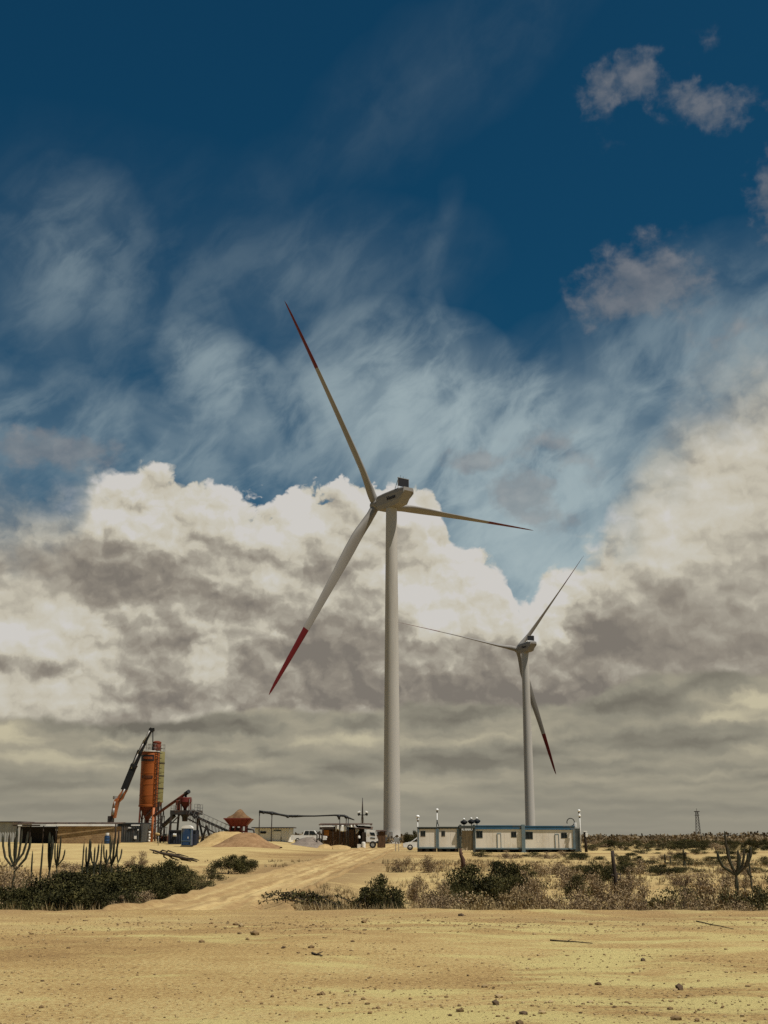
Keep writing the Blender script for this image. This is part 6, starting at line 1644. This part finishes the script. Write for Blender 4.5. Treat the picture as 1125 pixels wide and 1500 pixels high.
# fallen dead branch on the sand
p0 = on_ground(222, 1247, 50)
Yb = 84.0
t0 = MB(); rs = random.Random(9)
def bp(px, py): 
    q = at(px, py, Yb); g_ = ground(q.x, Yb); q.z = max(q.z, g_ + 0.02); return q
main = [(219, 1244.5), (226, 1246), (234, 1249), (243, 1251), (252, 1252.5), (262, 1255), (274, 1258), (289, 1262)]
t0.tube([bp(*q) for q in main], [0.03, 0.06, 0.08, 0.11, 0.12, 0.10, 0.08, 0.04], 7)
for a_, b2, c_ in [((226, 1246), (224, 1249), (232, 1251)), ((234, 1249), (238, 1245.5), (246, 1247.5)), ((243, 1251), (246, 1246), (258, 1250)), ((240, 1250), (240, 1255), (246, 1259)), ((252, 1252.5), (262, 1251.5), (276, 1255)), ((262, 1255), (266, 1259), (280, 1262)), ((270, 1257), (282, 1257.5), (292, 1260.5)), ((246, 1252), (252, 1257), (262, 1260))]:
    t0.tube([bp(*a_), bp(*b2), bp(*c_)], [0.07, 0.055, 0.025], 6)
p = atg(250, Yb); tag(t0.build('dead_branch', M['dead'], loc=p), 'fallen dark dead branch lying on pale sand behind the left thicket', 'branch')

# cacti
def cactus(base_px, base_py_top_list, Y, r, label, group=None, name='column_cactus', cat='cactus', m='cactus', yj=0.0, stem=None):
    r *= 0.80; p = atg(base_px, Y); b = MB(); rs = random.Random(int(base_px * 7))
    def ribbed(pts, rad):
        pts = [Vector(q) for q in pts]; fine = []
        for i in range(len(pts) - 1):
            for k in range(4): fine.append(pts[i].lerp(pts[i + 1], k / 4))
        fine.append(pts[-1]); n = 14; vs = []; N = len(fine); ref = Vector((1, 0, 0))
        for i, q in enumerate(fine):
            d = (fine[min(i + 1, N - 1)] - fine[max(i - 1, 0)]).normalized(); x = (ref - d * ref.dot(d)).normalized(); y_ = d.cross(x); ref = x
            f = i / (N - 1); rr = rad * (0.85 + 0.15 * math.sin(f * 3)) * (1 + 0.12 * nz(i, rad * 50, 0.7, base_px)); 
            if i == N - 1: rr *= 0.25
            elif i == N - 2: rr *= 0.8
            for k in range(n):
                a = 2 * math.pi * k / n; rk = rr * (1.0 if k % 2 else 0.78); vs.append(q + (x * math.cos(a) + y_ * math.sin(a)) * rk)
        b.add(vs, [(i * n + k, i * n + (k + 1) % n, (i + 1) * n + (k + 1) % n, (i + 1) * n + k) for i in range(N - 1) for k in range(n)] , False)
        b.f.append(tuple(len(b.v) - n + k for k in range(n))); b.sm.append(False)
    for (jx, jy, tx_, ty_) in base_py_top_list:
        j = P3(jx, jy, Y); top = P3(tx_, ty_, Y); dy = rs.uniform(-0.25, 0.25); top.y += dy
        if jy >= 9000: j = p + Vector((0, 0, -0.15))
        mid = Vector((lerp(j.x, top.x, 0.72), lerp(j.y, top.y, 0.6), lerp(j.z, top.z, 0.36))); m3 = Vector((lerp(j.x, top.x, 0.93), lerp(j.y, top.y, 0.9), lerp(j.z, top.z, 0.68)))
        ribbed([j, mid, m3, top], r * rs.uniform(0.85, 1.1))
    if stem: ribbed([p + Vector((0, 0, -0.2)), P3(*stem, Y)], r * 1.35)
    return tag(b.build(name, M[m], loc=p), label, cat, group)
G = 99999
CG = 'column cacti behind the left thicket'
cactus(25, [(25, 1275, 4.5, 1222), (25, 1272, 13, 1221), (25, 1270, 24.5, 1213), (25, 1274, 31, 1214), (25, 1276, 45.5, 1225.5), (24, 1268, 39, 1218), (25, 1266, 21, 1226)], 44, 0.058, 'leftmost cactus, tall and spreading into seven arms in front of the dark shelter', CG, stem=(25, 1268))
cactus(52.5, [(52.5, G, 52, 1246)], 46, 0.042, 'single short thin cactus stem right of the leftmost cactus', CG)
cactus(61, [(60, G, 65.5, 1233.5)], 47, 0.042, 'single leaning cactus stem between the leftmost cactus and its branched neighbour', CG)
cactus(76, [(76, 1274, 74, 1219), (76, 1274, 79, 1224), (75, 1270, 77, 1230)], 45, 0.062, 'thick cactus of three stems close together in front of the hut', CG, stem=(76, 1270))
cactus(87, [(86, 1270, 81, 1234), (86, 1272, 91, 1224), (86, 1270, 87, 1234), (87, 1268, 97.5, 1244)], 48, 0.045, 'small forked cactus with four thin stems before the brick wall', CG, stem=(86.5, 1266))
cactus(122, [(122, G, 122, 1232)], 48, 0.042, 'single straight cactus stem, leftmost of the right cactus group', CG)
cactus(130, [(130, 1272, 127, 1240), (131, 1270, 131.5, 1228.5), (131, 1272, 135, 1231)], 45, 0.044, 'cactus of three upright stems in front of the brick wall middle', CG, stem=(131, 1266))
cactus(141, [(140, 1276, 140, 1240), (140, 1274, 145, 1235.5), (141, 1270, 137, 1246)], 46, 0.042, 'cactus with a tall middle stem and two shorter arms, centre of the right group', CG, stem=(140.5, 1268))
cactus(149, [(149, G, 148, 1231)], 47, 0.046, 'single upright cactus stem in the right group, left of the blue barrel', CG)
cactus(158, [(158, 1266, 153, 1236), (158, 1266, 163, 1230), (158, 1268, 158.5, 1244)], 49, 0.045, 'three armed cactus standing in front of the blue barrel', CG, stem=(158, 1262))
cactus(166, [(166, 1270, 162, 1223), (166, 1268, 170, 1226), (166, 1268, 174.5, 1225)], 47, 0.050, 'tall three armed cactus in front of the timber posts', CG, stem=(166, 1264))
cactus(175, [(175, 1264, 173, 1238), (175, 1264, 178, 1243)], 50, 0.042, 'short two armed cactus, rightmost of the left cacti', CG, stem=(175, 1260))
cactus(1074, [(1074, 1283, 1060, 1217), (1074, 1282, 1048, 1247), (1074, 1280, 1067, 1240), (1074, 1281, 1078, 1244), (1074, 1281, 1087, 1243), (1074, 1282, 1098, 1240), (1075, 1279, 1083, 1252), (1074, 1281, 1092, 1249)], 48, 0.070, 'large candelabra cactus with one tall arm at the right edge of the brush', None, 'candelabra_cactus', stem=(1074, 1279))
cactus(1097, [(1097, G, 1096, 1262), (1097, 1285, 1091, 1272)], 50, 0.055, 'short forked cactus right of the candelabra cactus', None)
cactus(1000, [(1000, 1262, 999, 1243), (1000, 1260, 1001.5, 1248)], 72, 0.075, 'short cactus of two stems on the far right brush, left of the candelabra cactus', None, stem=(1000, 1258))
cactus(972, [(972, G, 971, 1250)], 76, 0.06, 'single short cactus stem right of the bare pole, on the sand flat', None)
cactus(981, [(981, G, 980.5, 1253)], 80, 0.06, 'single stubby cactus beside the short cactus stem on the sand flat', None)
# bare pole with side twigs, leaning stump
p = atg(898, 46); b = MB(); b.tube([p - Vector((0, 0, 0.3)), P3(898.5, 1285, 46), P3(896.5, 1262, 46), P3(896, 1246, 46)], [0.085, 0.08, 0.07, 0.065], 9)
b.tube([P3(898, 1284, 46), P3(894, 1281, 45.9), P3(892.8, 1284, 45.9)], [0.04, 0.03, 0.02], 6); b.tube([P3(898, 1283, 46), P3(903, 1280, 46.1), P3(906, 1281.5, 46.1)], [0.04, 0.03, 0.018], 6); b.tube([P3(898.4, 1292, 46), P3(905, 1288, 46), P3(906.5, 1279, 46)], [0.035, 0.028, 0.015], 6)
tag(b.build('bare_pole', M['dead'], loc=p), 'bare dark upright trunk with stubby twigs in the right brush', 'dead tree')
p = atg(678, 66); b = MB(); b.tube([p - Vector((0, 0, 0.2)), P3(677.5, 1259, 66), P3(674.5, 1252, 66), P3(673.8, 1243, 66)], [0.11, 0.12, 0.085, 0.075], 9); b.tube([P3(674.6, 1252, 66), P3(677.5, 1249, 66)], [0.06, 0.03], 6)
tag(b.build('leaning_stump', M['stump'], loc=p), 'leaning reddish brown stump in front of the slatted gate', 'stump')

# countless small stuff: dry grass and litter near the road, scrub far away
gq = random.Random(31); vs, fs = [], []
def tuft(x, y, n, h):
    z = ground(x, y)
    for i in range(n):
        d = Vector((gq.uniform(-0.7, 0.7), gq.uniform(-0.7, 0.7), 1)).normalized(); c = Vector((x + gq.uniform(-.08, .08), y + gq.uniform(-.08, .08), z - 0.01)); s = Vector((d.y, -d.x, 0)) if abs(d.x) + abs(d.y) > 0.01 else Vector((1, 0, 0))
        s = s.normalized() * 0.008 * (0.6 + y / 50); o = len(vs); l = h * gq.uniform(0.5, 1.2)
        vs.extend([c - s, c + s, c + d * l]); fs.append((o, o + 1, o + 2))
for i in range(15000):
    y = 30.6 + 62 * gq.random() ** 1.8; px = gq.uniform(-30, 1160); x = xw(px, y)
    if y < road_edge(x) + 0.5: continue
    if abs(x - track_x(y)) < track_hw(y) + 0.2: continue
    right = px > 560
    dens = nz(x, y, 0.18, 5) + (0.25 if right else -0.05) - (0.35 if (300 < px < 560 and y > 42) else 0) - (0.5 if (px < 300 and y > 60) else 0)
    if dens + gq.uniform(-0.3, 0.3) < 0.05: continue
    tuft(x, y, 6, gq.uniform(0.12, 0.36))
mm = MB(); mm.add([Vector(v) for v in vs], fs); tag(mm.build('dry_grass', M['leaf_straw']), 'sparse dry grass and twigs growing on the sandy soil beyond the road', 'grass', kind='stuff')
vs, fs = [], []
for i in range(13000):
    y = 215 * (1500 / 215) ** (gq.random() ** 1.15); px = gq.uniform(-50, 1180) if i < 9500 else gq.choice((gq.uniform(-500, -50), gq.uniform(1180, 1600)))
    if px < 860 and y < 260: continue
    x = xw(px, y); g_ = ground(x, y); hh = gq.uniform(0.5, 1.9) * (0.9 + 1.3 * max(-0.45, nz(x, y, 0.006, 4))) * (0.75 + min(1.0, y / 900) * 1.1); ww = gq.uniform(1.0, 2.4) * (0.8 + y / 700)
    if nz(x, y, 0.02, 7) < -0.22 and y < 420: continue
    for k in range(13):
        d = rdir(gq, -0.1); p = Vector((x, y, g_)) + Vector((d.x * ww * 0.6, d.y * ww * 0.6, hh * gq.uniform(0.15, 0.85)))
        quad(vs, fs, p, (d + rdir(gq) * 0.6).normalized(), hh * 0.28, hh * gq.uniform(0.24, 0.42), rdir(gq))
mm = MB(); mm.add([Vector(v) for v in vs], fs)
M['leaf_far'] = leafmat('distant_scrub_leaves', (0.075, 0.055, 0.030), (0.16, 0.118, 0.066), (0.28, 0.21, 0.12), scale=0.03)
tag(mm.build('distant_scrub', M['leaf_far']), 'dark brown scrubland stretching to the horizon', 'scrubland', kind='stuff')
